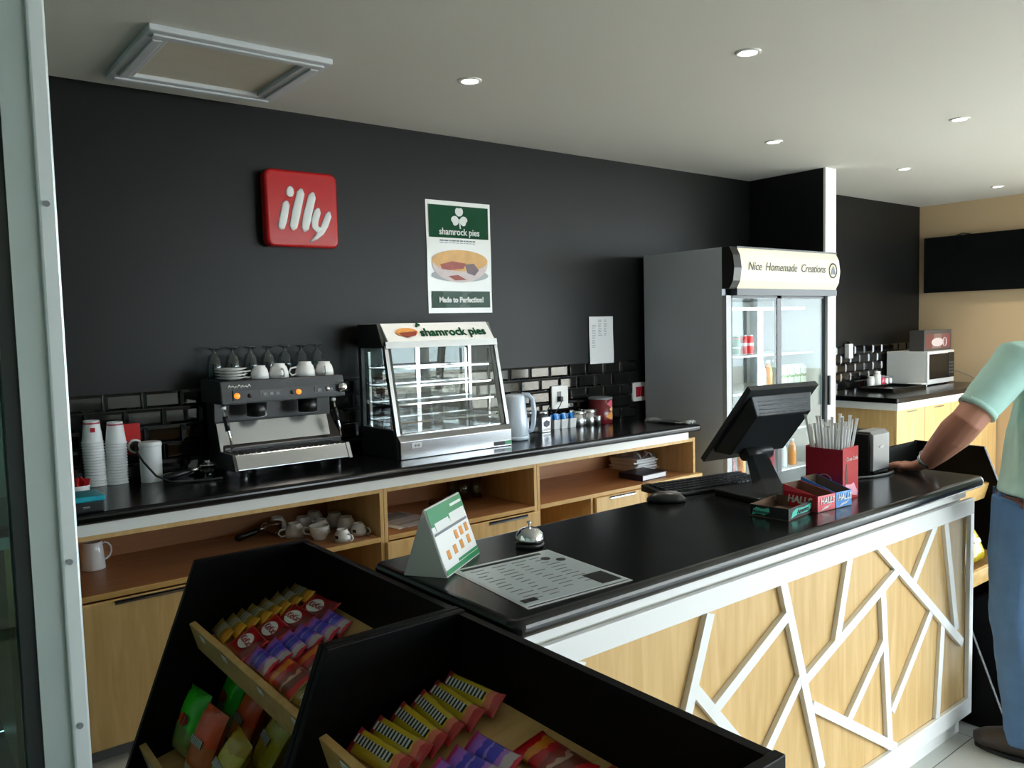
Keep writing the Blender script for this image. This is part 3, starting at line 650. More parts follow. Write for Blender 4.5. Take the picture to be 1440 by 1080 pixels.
MB().box(PWd*.5-.012, PWd*.5+.012, .355, .37, .112, .53).obj('rear_door_stile', 'steel_bright', t)
for x in (.03, PWd-.045):
    for y in (.13, .335): MB().box(x, x+.012, y, y+.008, .112, .5).obj('shelf_strip', 'steel_bright', t)
for z in (.16, .245, .33, .415):
    y0 = .05+(z-.112)*.21
    sh = MB().box(.03, PWd-.03, y0, y0+.008, z, z+.008).box(.03, PWd-.03, .33, .338, z, z+.008).box(.03, .036, y0, .335, z, z+.006).box(PWd-.036, PWd-.03, y0, .335, z, z+.006)
    for k in range(1, 30): sh.box(.03+k*.0198, .033+k*.0198, y0, .335, z+.002, z+.005)
    sh.obj('wire_shelf', 'steel_bright', t)
MB().box(.03, PWd-.03, .05, .35, .111, .118).obj('floor_plate', 'steel_bright', t)
MB().box(.06, .115, -.0025, 0, .05, .075).obj('temperature_display', 'ceramic', t); MB().box(.074, .082, -.0032, -.0026, .057, .067).box(.085, .09, -.0032, -.0026, .057, .067).box(.093, .101, -.0032, -.0026, .057, .067).obj('display_digits', 'print_grey', t)
MB().box(PWd-.115, PWd-.045, -.002, 0, .008, .028).obj('maker_plate', 'print_black', t); MB().box(PWd-.045, PWd-.002, -.0022, 0, .008, .028).obj('maker_plate', 'bright_green', t)
# ---- kettle
t = thing('electric_kettle', 'pale blue-white plastic jug kettle beside the pie cabinet', 'kettle', (2.69, 3.40, BT), -.667)
MB().lathe([(.066, 0), (.075, .004), (.078, .02), (.074, .024)], 28).obj('base', 'kettle_plastic', t)
MB().lathe([(.072, .024), (.074, .03), (.07, .1), (.062, .18), (.058, .232), (.055, .238), (.04, .246), (0, .248)], 28).obj('body', 'kettle_plastic', t)
MB().prism([(-.05, .19), (-.085, .238), (-.05, .242)], 1, -.018, .018).obj('spout', 'kettle_plastic', t, bev=.004)
MB().tube([(.04,-.0,.243),(.075,0,.24),(.098,0,.215),(.105,0,.15),(.1,0,.085),(.09,0,.05),(.062,0,.04)], [.016,.018,.017,.015,.014,.014,.015], 12, ry=.013).obj('handle', 'kettle_plastic', t)
MB().box(-.02, .02, -.02, .02, .246, .253).obj('lid_button', 'grey_plastic', t, bev=.004)
# ---- canisters, sachets, cans
for px, lb in ((747.5, 'square glass storage jar with dark label right beside the kettle'), (767.5, 'square glass storage jar with dark label next to sachet cups')):
    q = on(px, 608, 2, BT); t = thing('storage_jar', lb, 'jar', (q.x, q.y+.03, BT), .12, 'storage jars on the back worktop')
    MB().prism(rrect(-.04, .04, -.035, .035, .008, 3), 2, 0, .088).obj('body', 'tin', t, bev=.003); MB().lathe([(.034, .088), (.034, .1), (.036, .1), (.036, .118), (.03, .122), (0, .122)], 22).obj('lid', 'tin', t)
    MB().prism([(-.026,.04),(-.014,.034),(0,.028),(.014,.034),(.026,.04),(.026,.062),(.012,.066),(0,.072),(-.012,.066),(-.026,.062)], 1, -.0362, -.0352).obj('label', 'navy_book', t)
    MB().box(-.032, .032, -.0358, -.0351, .008, .024).obj('label_strip', 'paper_white', t)
for k, (px, lb) in enumerate(((783, 'square white cup of blue sachets beside the storage jars'), (793.8, 'square white cup of blue sachets between two others'), (805.5, 'square white cup of blue sachets beside the steel canister'))):
    q = on(px, 603.5-k*1.2, 2, BT); t = thing('sachet_cup', lb, 'cup', (q.x, q.y+.022, BT), .1, 'sachet cups on the back worktop')
    v = [(-.023,-.023,0),(.023,-.023,0),(.023,.023,0),(-.023,.023,0),(-.029,-.029,.056),(.029,-.029,.056),(.029,.029,.056),(-.029,.029,.056)]
    MB().add(v, [(0,3,2,1),(0,1,5,4),(1,2,6,5),(2,3,7,6),(3,0,4,7)]).obj('cup', 'ceramic', t)
    for j in range(5):
        MB().box(-.014, .014, -.0015, .0015, -.03, .03).obj('sachet', 'blue_print', t, loc=(.016*sin(j*2.3), -.014+j*.007, .055+.004*(j % 2))).rotation_euler = (.1*(j-2), .25*sin(3*j), .3*cos(j*2))
for px, py, r_, h_, lb in ((819.5, 600, .046, .095, 'brushed steel canister beside the sachet cups'), (834.5, 598, .052, .098, 'brushed steel canister beside the red coffee tin')):
    q = on(px, py, 2, BT); t = thing('steel_canister', lb, 'canister', (q.x, q.y+.045, BT), 0, 'steel canisters on the back worktop')
    MB().lathe([(r_-.002, 0), (r_, .003), (r_, h_-.006)], 32).obj('body', 'steel', t); MB().lathe([(r_+.001, h_-.016), (r_+.001, h_-.002), (r_-.003, h_), (0, h_+.001)], 32, cap=False).obj('lid', 'steel_bright', t)
q = on(846, 597, 2, BT); t = thing('small_tin', 'short silver tin in front of the red coffee tin', 'tin', (q.x-.035, q.y+.0, BT)); MB().lathe([(.022, 0), (.0225, .055), (.02, .057), (0, .057)], 24).obj('body', 'tin', t); MB().lathe([(.0235, .048), (.0235, .058), (.02, .06), (0, .06)], 24, cap=False).obj('lid', 'steel_bright', t)
q = on(851, 595.5, 2, BT); t = thing('coffee_tin', 'maroon coffee tin with grey lid at end of the row', 'tin', (q.x+.02, q.y+.06, BT))
MB().lathe([(.072, 0), (.074, .003), (.074, .15)], 32).obj('body', 'crimson' if False else mat('maroon', (112, 18, 28), .3, coat=.3, vary=.15, vscale=20).name, t); MB().lathe([(.0755, .147), (.0755, .158), (.07, .16), (0, .158)], 32, cap=False).obj('lid', 'grey_plastic', t)
def wrap(p, nm, a0, a1, z0, z1, R, m, dz=None):
    mm = MB(); n = 8
    for k in range(n+1):
        a = a0+(a1-a0)*k/n; f = 1 if dz is None else sin(pi*k/n)
        zc = (z0+z1)/2; hz = (z1-z0)/2*f
        mm.v += [(R*cos(a), R*sin(a), zc-hz), (R*cos(a), R*sin(a), zc+hz)]
    for k in range(n): mm.f.append((2*k, 2*k+2, 2*k+3, 2*k+1)); mm.m.append(0); mm.sm.append(True)
    return mm.obj(nm, m, p)
wrap(t, 'label_patch', -1.75, -.75, .098, .142, .0745, mat('pink_print', (214, 92, 112), .4, vary=.2, vscale=60).name, 1); wrap(t, 'label_patch', -1.9, -.55, .022, .07, .0746, 'pie_crust', 1); wrap(t, 'label_patch', -1.5, -.8, .072, .1, .0747, 'pie_cream', 1)
# folded newspaper / cloth at the end of the worktop
t = thing('folded_paper', 'folded crumpled paper lying at the fridge end of worktop', 'paper', (0, 0, BT))
a, b_ = on(912, 592, 2, BT), on(974, 597, 2, BT); cp = MB(); N = 10
for i in range(N+1):
    for j in range(5):
        f = i/N; c = a.lerp(b_, f); n_ = Vector((.99, .1, 0)); w_ = (.09 if i < N-2 else .07)
        p = c+n_*(j/4-.5)*w_; cp.v.append((p.x, p.y, .004+.014*abs(sin(3*f+1.7*j))*(1.6 if i in (0, 1, N-1, N) else .6)))
for i in range(N):
    for j in range(4): k = i*5+j; cp.f.append((k, k+1, k+6, k+5)); cp.m.append(0); cp.sm.append(True)
o = cp.obj('sheet', bands('newsprint', 'Y', [(0, (190,190,188)), (.25, (96,96,98)), (.6, (120,120,122)), (.82, (196,196,196))], .8, 0, .4, 40).name, t)
sd = o.modifiers.new('thickness', 'SOLIDIFY'); sd.thickness = .004; sd.offset = -1 if False else 1
# ================================================================ inside the back cabinets
SZ = .624
q = on(133, 801, 2, SZ); t = thing('mug', 'tall white tapered mug standing upside down on cabinet shelf', 'mug', (q.x, q.y+.02, SZ), .3)
MB().lathe([(.044, 0), (.0455, .002), (.036, .105), (.034, .108), (.031, .105), (0, .104)], 28).obj('body', 'ceramic', t); MB().tube([(.036,0,.09),(.05,0,.094),(.064,0,.088),(.074,0,.072),(.075,0,.055),(.068,0,.038),(.055,0,.028),(.04,0,.026)], .0055, 8, ry=.004).obj('handle', 'ceramic', t)
q = on(365, 742, 2, SZ); portafilter('spare portafilter with black handle on cabinet shelf', (q.x, min(q.y, 3.5), SZ+.0006), -1.45)
CU = [(424, 744, 2.6, True), (432, 755, 2.9, True), (440, 735, 1.6, True), (462, 758, 2.5, False), (489, 756, -1.2, True), (507, 750, -1.0, True), (457, 733, 1.3, True), (483, 735, 1.3, True), (498, 739, 1.3, True), (471, 744, 1.5, True)]
nl = ['white cup with side handle at left of the cabinet cup cluster', 'white cup with side handle in front of the cabinet cup cluster', 'white cup at the back left of the cabinet cup cluster', 'white footed cup standing upright before the cabinet cup cluster', 'small white cup with dark logo at front of cabinet shelf', 'small white cup with dark logo beside the cabinet divider',
      'white cup at the dark back of the cabinet cup cluster', 'white cup behind the small logo cups in the cabinet', 'white cup behind the cup beside the cabinet divider', 'white cup wedged in the middle of the cabinet cup cluster']
CP = [Vector((on(px, py, 2, SZ).x, on(px, py, 2, SZ).y+.035)) for px, py, _, _ in CU]
for it in range(300):
    for i in range(len(CP)):
        for j in range(i):
            d_ = CP[i]-CP[j]; L_ = d_.length
            if L_ < .116:
                d_ = d_.normalized()*(.116-L_)*.5; CP[i] += d_; CP[j] -= d_
        CP[i].x = min(max(CP[i].x, 1.3), 1.652); CP[i].y = min(max(CP[i].y, 3.18), 3.565)
for k, (px, py, rz_, fl_) in enumerate(CU):
    q = CP[k]; cup(nl[k], (q.x, q.y, SZ+.0006), rz_, fl_, 'cups on the cabinet shelf', 1.0 if k not in (4, 5) else .85, k in (4, 5))
t = thing('paper_sheet', 'loose printed papers lying on the middle cabinet shelf', 'paper', (1.9, 3.34, SZ+.0006), .2); MB().box(-.1, .1, -.14, .14, 0, .003).obj('sheet', 'paper_white', t); MB().box(-.06, .14, -.16, .12, .003, .005).obj('sheet', bands('printed_sheet', 'Y', [(0, (180,176,182)), (.2, (150,146,152)), (.3, (186,182,188)), (.6, (140,138,146)), (.7, (186,182,188))], .7, 0, .1).name, t)
MB().box(.0, .12, .04, .12, .005, .0058).obj('printed_block', 'print_grey', t)
q = on(625, 715, 2, SZ)
t = thing('glass_ashtray', 'low clear glass dish on the middle cabinet shelf', 'dish', (q.x, q.y+.05, SZ)); MB().lathe([(.05, 0), (.055, .003), (.06, .035), (.054, .035), (.048, .008), (0, .008)], 24, cap=False).obj('bowl', 'pane_tumbler', t)
gl = MB().lathe([(.03, 0), (.032, .002), (.036, .125), (.034, .125), (.03, .008), (0, .008)], 22, cap=False).mesh('glass', ['pane_tumbler'])
for k, (px, py) in enumerate(((690, 700), (706, 696), (680, 694), (716, 692))):
    q = Vector((2.4+.085*(k % 2), 3.58-.09*(k//2), 0)); t = thing('tumbler', 'tall clear tumbler in the corner of the middle cabinet shelf', 'glass', (q.x, q.y, SZ+.0006), 0, 'tumblers on the cabinet shelf'); put('glass', gl, t)
q = on(925, 670, 2, SZ); t = thing('book', 'dark navy book lying flat on the right cabinet shelf', 'book', (3.535, 3.27, SZ+.0006), .05)
MB().box(-.11, .11, -.1, .08, 0, .004).box(-.11, .11, -.1, .08, .03, .034).box(-.11, -.106, -.1, .08, .004, .03).obj('cover', 'navy_book', t); MB().box(-.105, .106, -.097, .077, .004, .03).obj('pages', 'paper_white', t)
t = thing('paper_pile', 'untidy pile of white slips and bags on right cabinet shelf', 'paper pile', (3.7, 3.49, SZ+.0006))
for k in range(9): MB().box(-.09, .09, -.11, .11, 0, .008).obj('paper', 'paper_white', t, loc=(.01*sin(k*2), .01*cos(k*3), .0005+k*.0085)).rotation_euler = (0, 0, .08*sin(k*1.7))
w_ = MB(); 
for i in range(7):
    for j in range(7): w_.v.append((-.1+.2*i/6, -.1+.2*j/6, .095+.018*sin(2.1*i)*cos(1.7*j)+.004*((i*j) % 3)))
for i in range(6):
    for j in range(6): k = i*7+j; w_.f.append((k, k+7, k+8, k+1)); w_.m.append(0); w_.sm.append(False)
w_.obj('crumpled_bag', 'grey_paint', t).modifiers.new('thickness', 'SOLIDIFY').thickness = .002
# ================================================================ drinks fridge
t = thing('drinks_fridge', 'tall grey double-door drinks fridge with lit header sign', 'fridge', (3.97, 2.98, 0))
FW, FD, FH = 1.145, .65, 1.97
th = .035
MB().box(0, th, .03, FD, .05, FH).obj('side_panel', 'fridge_grey', t, bev=.004); MB().box(FW-th, FW, .03, FD, .05, FH).obj('side_panel', 'fridge_grey', t, bev=.004)
MB().box(th, FW-th, FD-.03, FD, .05, FH).obj('back_panel', 'white_gloss', t); MB().box(th, FW-th, .03, FD-.03, FH-.3, FH).obj('top_housing', 'black_plastic', t); MB().box(th, FW-th, .03, FD-.03, .05, .22).obj('base_housing', 'dark_plastic', t)
MB().box(th, th+.004, .06, FD-.03, .22, FH-.3).obj('liner', 'white_gloss', t); MB().box(FW-th-.004, FW-th, .06, FD-.03, .22, FH-.3).obj('liner', 'white_gloss', t)
for x in (.05, FW-.09):
    for y in (.06, FD-.1): MB().lathe([(.02, 0), (.022, .01), (.018, .05)], 14, (x+.02, y+.02, 0)).obj('foot', 'black_plastic', t)
# header: bowed light box between black end caps
def hdr(off): return [(.03, FH), (-.02-off*.6, FH), (-.045-off, FH-.05), (-.055-off, FH-.125), (-.045-off, FH-.2), (-.02-off*.6, FH-.245), (.03, FH-.245)]
MB().prism(hdr(0), 0, .07, FW+.015, smooth=False).obj('header_sign', 'header_light', t)
MB().prism(hdr(.004), 0, .0, .07).obj('header_cap', 'black_plastic', t)
MB().box(.065, FW+.017, -.03, .03, FH-.005, FH+.004).obj('header_trim', 'black_plastic', t); MB().box(.065, FW+.017, -.03, .03, FH-.285, FH-.245).obj('header_trim', 'dark_plastic', t)
for wd_, wx in (('Nice', .2), ('Homemade', .475), ('Creations', .83)): text(wd_, .072, 'print_black', t, (wx, -.0585, FH-.115), shear=.25)
rg = MB().lathe([(.042, 0), (.05, 0), (.05, .002), (.042, .002)], 28, cap=False).xf(Matrix.Translation((1.07, -.055, FH-.12)) @ Matrix.Rotation(pi/2, 4, 'X')); rg.obj('round_emblem', 'print_black', t)
MB().prism([(1.045, FH-.145), (1.095, FH-.145), (1.09, FH-.12), (1.08, FH-.1), (1.07, FH-.09), (1.06, FH-.1), (1.05, FH-.12)], 1, -.059, -.057).obj('emblem_figure', 'print_grey', t)
# door frame, two sliding doors
zt = FH-.285
MB().box(0, .045, 0, .03, .22, zt).obj('door_frame', 'grey_paint', t); MB().box(FW-.045, FW, 0, .03, .22, zt).obj('door_frame', 'grey_paint', t); MB().box(.045, FW-.045, 0, .03, .2, .235).obj('door_frame', 'grey_paint', t)
for x0, x1, y, nm in ((.045, .57, .012, 0), (.53, FW-.045, .026, 1)):
    d_ = MB().box(x0, x0+(.02 if nm == 0 else .045), y-.006, y+.006, .235, zt).box(x1-(.045 if nm == 0 else .016), x1, y-.006, y+.006, .235, zt).box(x0, x1, y-.006, y+.006, .235, .26).box(x0, x1, y-.006, y+.006, zt-.016, zt).obj('sliding_door', 'dark_plastic', t)
    MB().box(x0+.02, x1-.016, y-.002, y+.002, .26, zt-.016).obj('pane', 'pane_fridge', d_)
MB().box(FW-.052, FW-.03, -.02, .0, .95, 1.15).obj('door_handle', 'black_plastic', t, bev=.004)
for z in (1.315, 1.08, .81, .54): MB().box(th+.01, FW-th-.01, .1, FD-.04, z-.012, z).obj('shelf', 'white_gloss', t)
for x in (.12, FW-.12):
    MB().box(x, x+.025, FD-.04, FD-.031, .3, 1.62).obj('shelf_strip', 'grey_plastic', t)
lt = MB().box(.44, .47, .075, .09, .3, 1.6).obj('light_tube', 'fridge_light', t)
MB().box(.16, FW-.16, .1, .13, 1.6, 1.615).obj('light_tube', 'fridge_light', t)
# drinks
def can_mesh(m): return MB().lathe([(.026, 0), (.031, .006), (.033, .012), (.033, .112), (.027, .124), (.028, .127), (.025, .127), (.024, .122), (0, .122)], 20).mesh('can_body', [m])
cg, cr = can_mesh(bands('can_green', 'Z', [(0, (190,194,196)), (.06, (16,112,60)), (.34, (220,226,220)), (.42, (16,112,60)), (.8, (200,60,60)), (.86, (16,112,60)), (.94, (190,194,196))]).name), can_mesh(bands('can_red', 'Z', [(0, (190,194,196)), (.06, (206,30,40)), (.45, (232,214,214)), (.6, (206,30,40)), (.94, (190,194,196))]).name)
FX, FYY = 3.97, 2.98
for k, (x, y, me_, lb) in enumerate(((.3, .16, cg, 'green'), (.37, .16, cr, 'red'), (.44, .16, cr, 'red'), (.3, .24, cg, 'green'), (.37, .24, cr, 'red'), (.44, .24, cr, 'red'))):
    t = thing('drink_can', '%s drink can on the upper fridge shelf' % lb + (', front row' if y < .2 else ', second row'), 'can', (FX+x, FYY+y, 1.316), 0, 'cans in the fridge'); put('can_body', me_, t)
    MB().box(-.006, .006, -.012, .01, .1225, .1245).obj('ring_pull', 'tin', t)
def bottle(lb, loc, cm, capm, s=1):
    t = thing('drink_bottle', lb, 'bottle', loc, 0, 'bottles in the fridge')
    MB().lathe([(.028*s, 0), (.031*s, .004), (.031*s, .12*s), (.026*s, .145*s), (.014*s, .17*s), (.0125*s, .185*s)], 18).obj('bottle_body', cm, t); MB().lathe([(.0145*s, .18*s), (.0145*s, .2*s), (0, .2*s)], 14).obj('cap', capm, t)
mat('orange_drink', (232, 140, 40), .2, coat=.5, vary=.1); mat('green_drink', (80, 150, 60), .2, coat=.5, vary=.1); mat('red_drink', (190, 40, 70), .2, coat=.5, vary=.1); mat('milk', (230, 232, 226), .3, vary=.02)
bt_ = [(.58, 'milk', 'white'), (.65, 'orange_drink', 'orange'), (.72, 'green_drink', 'green')]
for x, m_, c_ in bt_: bottle(c_+' drink bottle on the second fridge shelf', (FX+x, FYY+.16, 1.081), m_, 'white_gloss', .95)
for k in range(4):
    t = thing('juice_carton', 'pale green patterned juice carton on the second fridge shelf', 'carton', (FX+.81+k*.075, FYY+.17, 1.081), 0, 'juice cartons in the fridge')
    MB().box(-.034, .034, -.03, .03, 0, .13).obj('carton_body', bands('carton_print', 'Z', [(0, (70,130,60)), (.18, (206,214,190)), (.5, (120,150,84)), (.62, (222,226,210))], .4, .2, .3, 50).name if k == 0 else 'carton_print', t)
    MB().prism([(-.03, .13), (.03, .13), (.004, .15), (-.004, .15)], 0, -.034, .034).obj('gable_top', 'white_gloss', t)
for z, row in ((.81, [('red_drink', 'red'), ('green_drink', 'green'), ('red_drink', 'red'), ('green_drink', 'green'), ('milk', 'white'), ('red_drink', 'red'), ('green_drink', 'green'), ('red_drink', 'red')]), (.54, [('green_drink', 'green'), ('red_drink', 'red'), ('orange_drink', 'orange'), ('milk', 'white'), ('green_drink', 'green'), ('red_drink', 'red'), ('milk', 'white'), ('orange_drink', 'orange')])):
    for k, (m_, c_) in enumerate(row): bottle('%s drink bottle on the %s fridge shelf' % (c_, 'third' if z > .7 else 'lowest'), (FX+.14+k*.115, FYY+.17, z+.001), m_, 'white_gloss', .9)
# ================================================================ on the sales counter
FTZ = .9605
# menu sheet
t = thing('menu_sheet', 'laminated black and white menu lying by the service bell', 'menu', (0, 0, FTZ))
cs = [on(x, y, 2, FTZ) for x, y in ((634, 803), (770, 773), (890, 816), (743, 857))]      # far left, far right, near right, near left
A, B, Cc, D = [Vector((c.x, c.y, 0)) for c in cs]
def mp2(u_, v_): return A.lerp(B, u_).lerp(D.lerp(Cc, u_), v_)           # u along the long counter, v towards the customer
def mq(nm, u0, u1, v0, v1, m, z): 
    p = [mp2(u0, v1), mp2(u1, v1), mp2(u1, v0), mp2(u0, v0)]; return MB().prism([(q.x, q.y) for q in p], 2, z, z+.0006).obj(nm, m, t)
mat('menu_print', (222, 230, 235), .3, coat=.3, vary=.06, vscale=30)
mq('sheet', 0, 1, 0, 1, 'paper_white', 0); mq('printed_area', .02, .98, .03, .955, 'menu_print', .0007); mq('border_line', .02, .98, .97, .98, 'print_black', .0007)
mq('header_block', .06, .86, .045, .085, 'print_black', .0014); mq('photo_block', .76, .955, .7, .93, 'print_black', .0014)
for (u_, v_) in ((.81, .2), (.9, .29)):
    c = mp2(u_, v_); MB().prism(ell(c.x, c.y, .012, .012), 2, .0014, .002).obj('photo_dot', 'print_black', t)
random.seed(5); im = MB()
for k in range(46):
    u0, v0 = .08+.2*(k % 4)+random.random()*.03, .14+(k//4)*.066
    if u0 > .7 and v0 > .62 or (u0 > .72 and v0 < .35): continue
    p = [mp2(u0, v0+.011), mp2(u0+.06+random.random()*.09, v0+.011), mp2(u0+.1, v0), mp2(u0, v0)]; p[2] = p[1]+(p[3]-p[0])
    im.prism([(q.x, q.y) for q in p], 2, .0014, .0018)
im.obj('text_lines', 'print_grey', t)
mq('corner_logo', .04, .17, .85, .91, 'print_black', .0014)
# bell
c = on(744, 770, 2, FTZ); t = thing('service_bell', 'chrome service bell on black base beside the menu', 'bell', (c.x+.012, c.y+.012, FTZ+.002))
MB().lathe([(.036, 0), (.038, .002), (.038, .007), (.035, .009), (.03, .012), (0, .012)], 28).obj('base', 'black_plastic', t)
MB().lathe([(.037, .014), (.038, .018), (.034, .032), (.024, .043), (.01, .048), (0, .049)], 28).obj('dome', 'chrome', t); MB().lathe([(.003, .046), (.003, .056), (.006, .058), (.0065, .061), (.004, .064), (0, .065)], 14).obj('button', 'chrome', t)
# tent card holder
p0, p1, p2 = on(563, 810, 2, FTZ), on(622, 815, 2, FTZ), on(668, 780, 2, FTZ)
t = thing('menu_tent', 'clear acrylic tent holder with green and white pie price card', 'menu stand', (p0.x+.012, p0.y, FTZ))
a_ = p1-p0; w_ = p2-p1; Lw = w_.length; wdir = w_.normalized(); nd = Vector((wdir.y, -wdir.x, 0)); dep = abs(a_.dot(nd)); 
TH_ = .155; ap = .5
def tp(w, d, z): return wdir*w+nd*(d)+Vector((0, 0, z))
b0 = 0; dF = dep
def tq(nm, w0, w1, s0, s1, m, off, back=False):
    """patch on the front slope: s from foot (0) to ridge (1)"""
    def q(w, s): 
        p = tp(w, dF*(1-s*ap), TH_*s); n = Vector((nd.x, nd.y, dF*ap/TH_)).normalized(); return p+n*off
    P = [q(w0, s0), q(w1, s0), q(w1, s1), q(w0, s1)]; n = (P[1]-P[0]).cross(P[3]-P[0]).normalized()*.0006
    return MB().add(P+[x+n for x in P], [(3,2,1,0),(4,5,6,7),(0,1,5,4),(1,2,6,5),(2,3,7,6),(3,0,4,7)]).obj(nm, m, t)
mat('acrylic', (238, 240, 238), .2, trans=.3, alpha=1, vary=.01)
def slab(P, n, th_, m, nm):
    n = n*th_; return MB().add(P+[x+n for x in P], [(3,2,1,0),(4,5,6,7),(0,1,5,4),(1,2,6,5),(2,3,7,6),(3,0,4,7)]).obj(nm, m, t)
fn = Vector((nd.x, nd.y, dF*ap/TH_)).normalized(); bn = Vector((-nd.x, -nd.y, dF*ap/TH_)).normalized()
slab([tp(0, dF, 0), tp(Lw, dF, 0), tp(Lw, dF*ap, TH_), tp(0, dF*ap, TH_)], fn, .002, 'acrylic', 'front_wall')
slab([tp(Lw, 0, 0), tp(0, 0, 0), tp(0, dF*ap, TH_), tp(Lw, dF*ap, TH_)], bn, .002, 'acrylic', 'rear_wall')
slab([tp(0, 0, 0), tp(0, dF, 0), tp(0, dF*ap, TH_)]+[tp(0, dF*ap, TH_)], -wdir, .0015, 'acrylic', 'end_wall')
slab([tp(0, dF, 0), tp(0, 0, 0), tp(Lw, 0, 0), tp(Lw, dF, 0)], Vector((0, 0, 1)), .0012, 'acrylic', 'floor_wall')
tq('card', .002, Lw-.002, .02, .98, 'white_gloss', .0025); tq('green_band', .002, Lw-.002, .72, .98, 'bright_green', .0034); tq('white_title', .02, Lw*.48, .64, .76, 'logo_white', .0042); tq('white_title', Lw*.52, Lw-.008, .67, .79, 'logo_white', .0042); tq('grey_rule', .004, Lw-.01, .59, .625, 'print_grey', .0042)
tq('green_wave', .002, Lw-.002, .02, .09, 'bright_green', .0034); tq('green_wave', Lw*.4, Lw-.002, .1, .14, 'bright_green', .0034); tq('small_title', Lw*.62, Lw*.95, .87, .91, 'logo_white', .0042)
for w0, s0 in ((.5, .4), (.66, .41), (.82, .42), (.16, .2), (.36, .22), (.56, .23), (.78, .24)): tq('pie_photo', Lw*w0, Lw*(w0+.09), s0, s0+.13, 'pie_crust', .0034)
# mouse and keyboard
c = on(941, 704, 2, FTZ); t = thing('computer_mouse', 'black computer mouse with glossy grey top beside the keyboard', 'mouse', (c.x-.02, c.y-.005, FTZ), -.75)
MB().lathe([(.03, 0), (.033, .004), (.032, .014), (.024, .026), (.012, .033), (0, .035)], 24, sx=1.9, sy=1.0).obj('body', 'black_plastic', t); MB().lathe([(.022, .029), (.012, .0345), (0, .036)], 20, (0.006, 0, 0), sx=2.0, sy=.45, cap=False).obj('top_strip', 'grey_plastic', t)
MB().lathe([(0, .0), (.006, .001), (.006, .005), (0, .006)], 14).xf(Matrix.Translation((.032, .003, .028)) @ Matrix.Rotation(pi/2, 4, 'X')).obj('wheel', 'grey_plastic', t)
k0, k1 = on(918, 697, 2, FTZ), on(1056, 676, 2, FTZ)
ka = atan2(k1.y-k0.y, k1.x-k0.x); t = thing('keyboard', 'black computer keyboard lying below the till screen', 'keyboard', (k0.x+.01, k0.y+.0, FTZ), ka)
KL = .44
MB().prism([(-.07, 0), (.075, 0), (.075, .024), (-.07, .012)], 0, 0, KL).obj('case', 'black_plastic', t, bev=.003)
for r in range(5):
    km = MB().box(-.0078, .0078, -.0078, .0078, 0, .007).mesh('key', ['dark_plastic']) if r == 0 else km
    for k in range(21):
        if r == 0 and 4 <= k <= 8: continue
        o = put('key', km, t); o.location = (.025+k*.0196, -.053+r*.024, .0135+r*.002)
    if r == 0: MB().box(.096, .19, -.061, -.045, .0135, .02).obj('space_bar', 'dark_plastic', t)
# till screen
T1, T2 = on(1056, 549, 1, 1.65), on(1152, 541, 1, 1.6); wv_ = Vector((T2.x-T1.x, T2.y-T1.y, 0)); SWd = wv_.length; wv_.normalize()
B1 = on(990, 650, 1, 1.88); hv = (B1-T1); hv -= wv_*hv.dot(wv_); SHt = hv.length; hv.normalize(); nv = wv_.cross(hv)      # nv: out of the back of the screen?
if nv.y > 0: nv = -nv                                                   # the back looks at the customer
Mt = Matrix((( wv_.x, hv.x, nv.x, T1.x), (wv_.y, hv.y, nv.y, T1.y), (wv_.z, hv.z, nv.z, T1.z), (0, 0, 0, 1)))
t = thing('till_screen', 'black tilted till touchscreen on a chunky angled stand', 'till', (2.3, 1.6, FTZ)); inv = Matrix.Translation((-2.3, -1.6, -FTZ)) @ Mt
def tl(mb_): mb_.xf(inv); return mb_
def fixn(o):
    bm = bmesh.new(); bm.from_mesh(o.data); bmesh.ops.recalc_face_normals(bm, faces=bm.faces); bm.to_mesh(o.data); bm.free(); return o
fixn(tl(MB().box(0, SWd, 0, SHt, -.022, 0)).obj('screen_frame', 'dark_plastic', t, bev=.003)); fixn(tl(MB().box(.015, SWd-.015, .015, SHt-.015, -.0235, -.022)).obj('display', 'tv_black', t))
hs = MB().add([(.02,.03,0),(SWd-.02,.03,0),(SWd-.02,SHt-.05,0),(.02,SHt-.05,0),(.035,.075,.055),(SWd-.035,.075,.055),(SWd-.035,SHt-.09,.055),(.035,SHt-.09,.055)], [(0,3,2,1),(4,5,6,7),(0,1,5,4),(1,2,6,5),(2,3,7,6),(3,0,4,7)])
fixn(tl(hs).obj('rear_housing', 'dark_plastic', t, bev=.004))
for k in range(4):
    f = k/4; fixn(tl(MB().box(.05, SWd-.05, .042+f*.034, .045+f*.034, .012+f*.042, .018+f*.042)).obj('vent_slot', 'grey_plastic', t))
hc = Vector((SWd*.42, SHt*.72, .06)); fixn(tl(MB().tube([(SWd*.25, SHt*.72, .066), (SWd*.62, SHt*.72, .066)], .024, 18)).obj('hinge_barrel', 'dark_plastic', t))
hw = inv @ Vector((SWd*.43, SHt*.72, .066)); ft_ = on(1082, 700, 2, FTZ)-Vector((2.3, 1.6, FTZ))
nk = MB(); N_ = [(hw+Vector((0, 0, .0))), Vector((ft_.x, ft_.y, .02))]
sd_ = Vector((wv_.x, wv_.y, 0))*.038; up_ = Vector((wv_.y, -wv_.x, 0))*.03
nk.add([N_[1]-sd_*1.2+up_*-1, N_[1]+sd_*1.2+up_*-1, N_[1]+sd_*1.2+up_, N_[1]-sd_*1.2+up_, N_[0]-sd_+up_*-.6, N_[0]+sd_-up_*.6, N_[0]+sd_+up_*.6, N_[0]-sd_+up_*.6], [(0,3,2,1),(4,5,6,7),(0,1,5,4),(1,2,6,5),(2,3,7,6),(3,0,4,7)])
fixn(nk.obj('neck', 'dark_plastic', t, bev=.006))
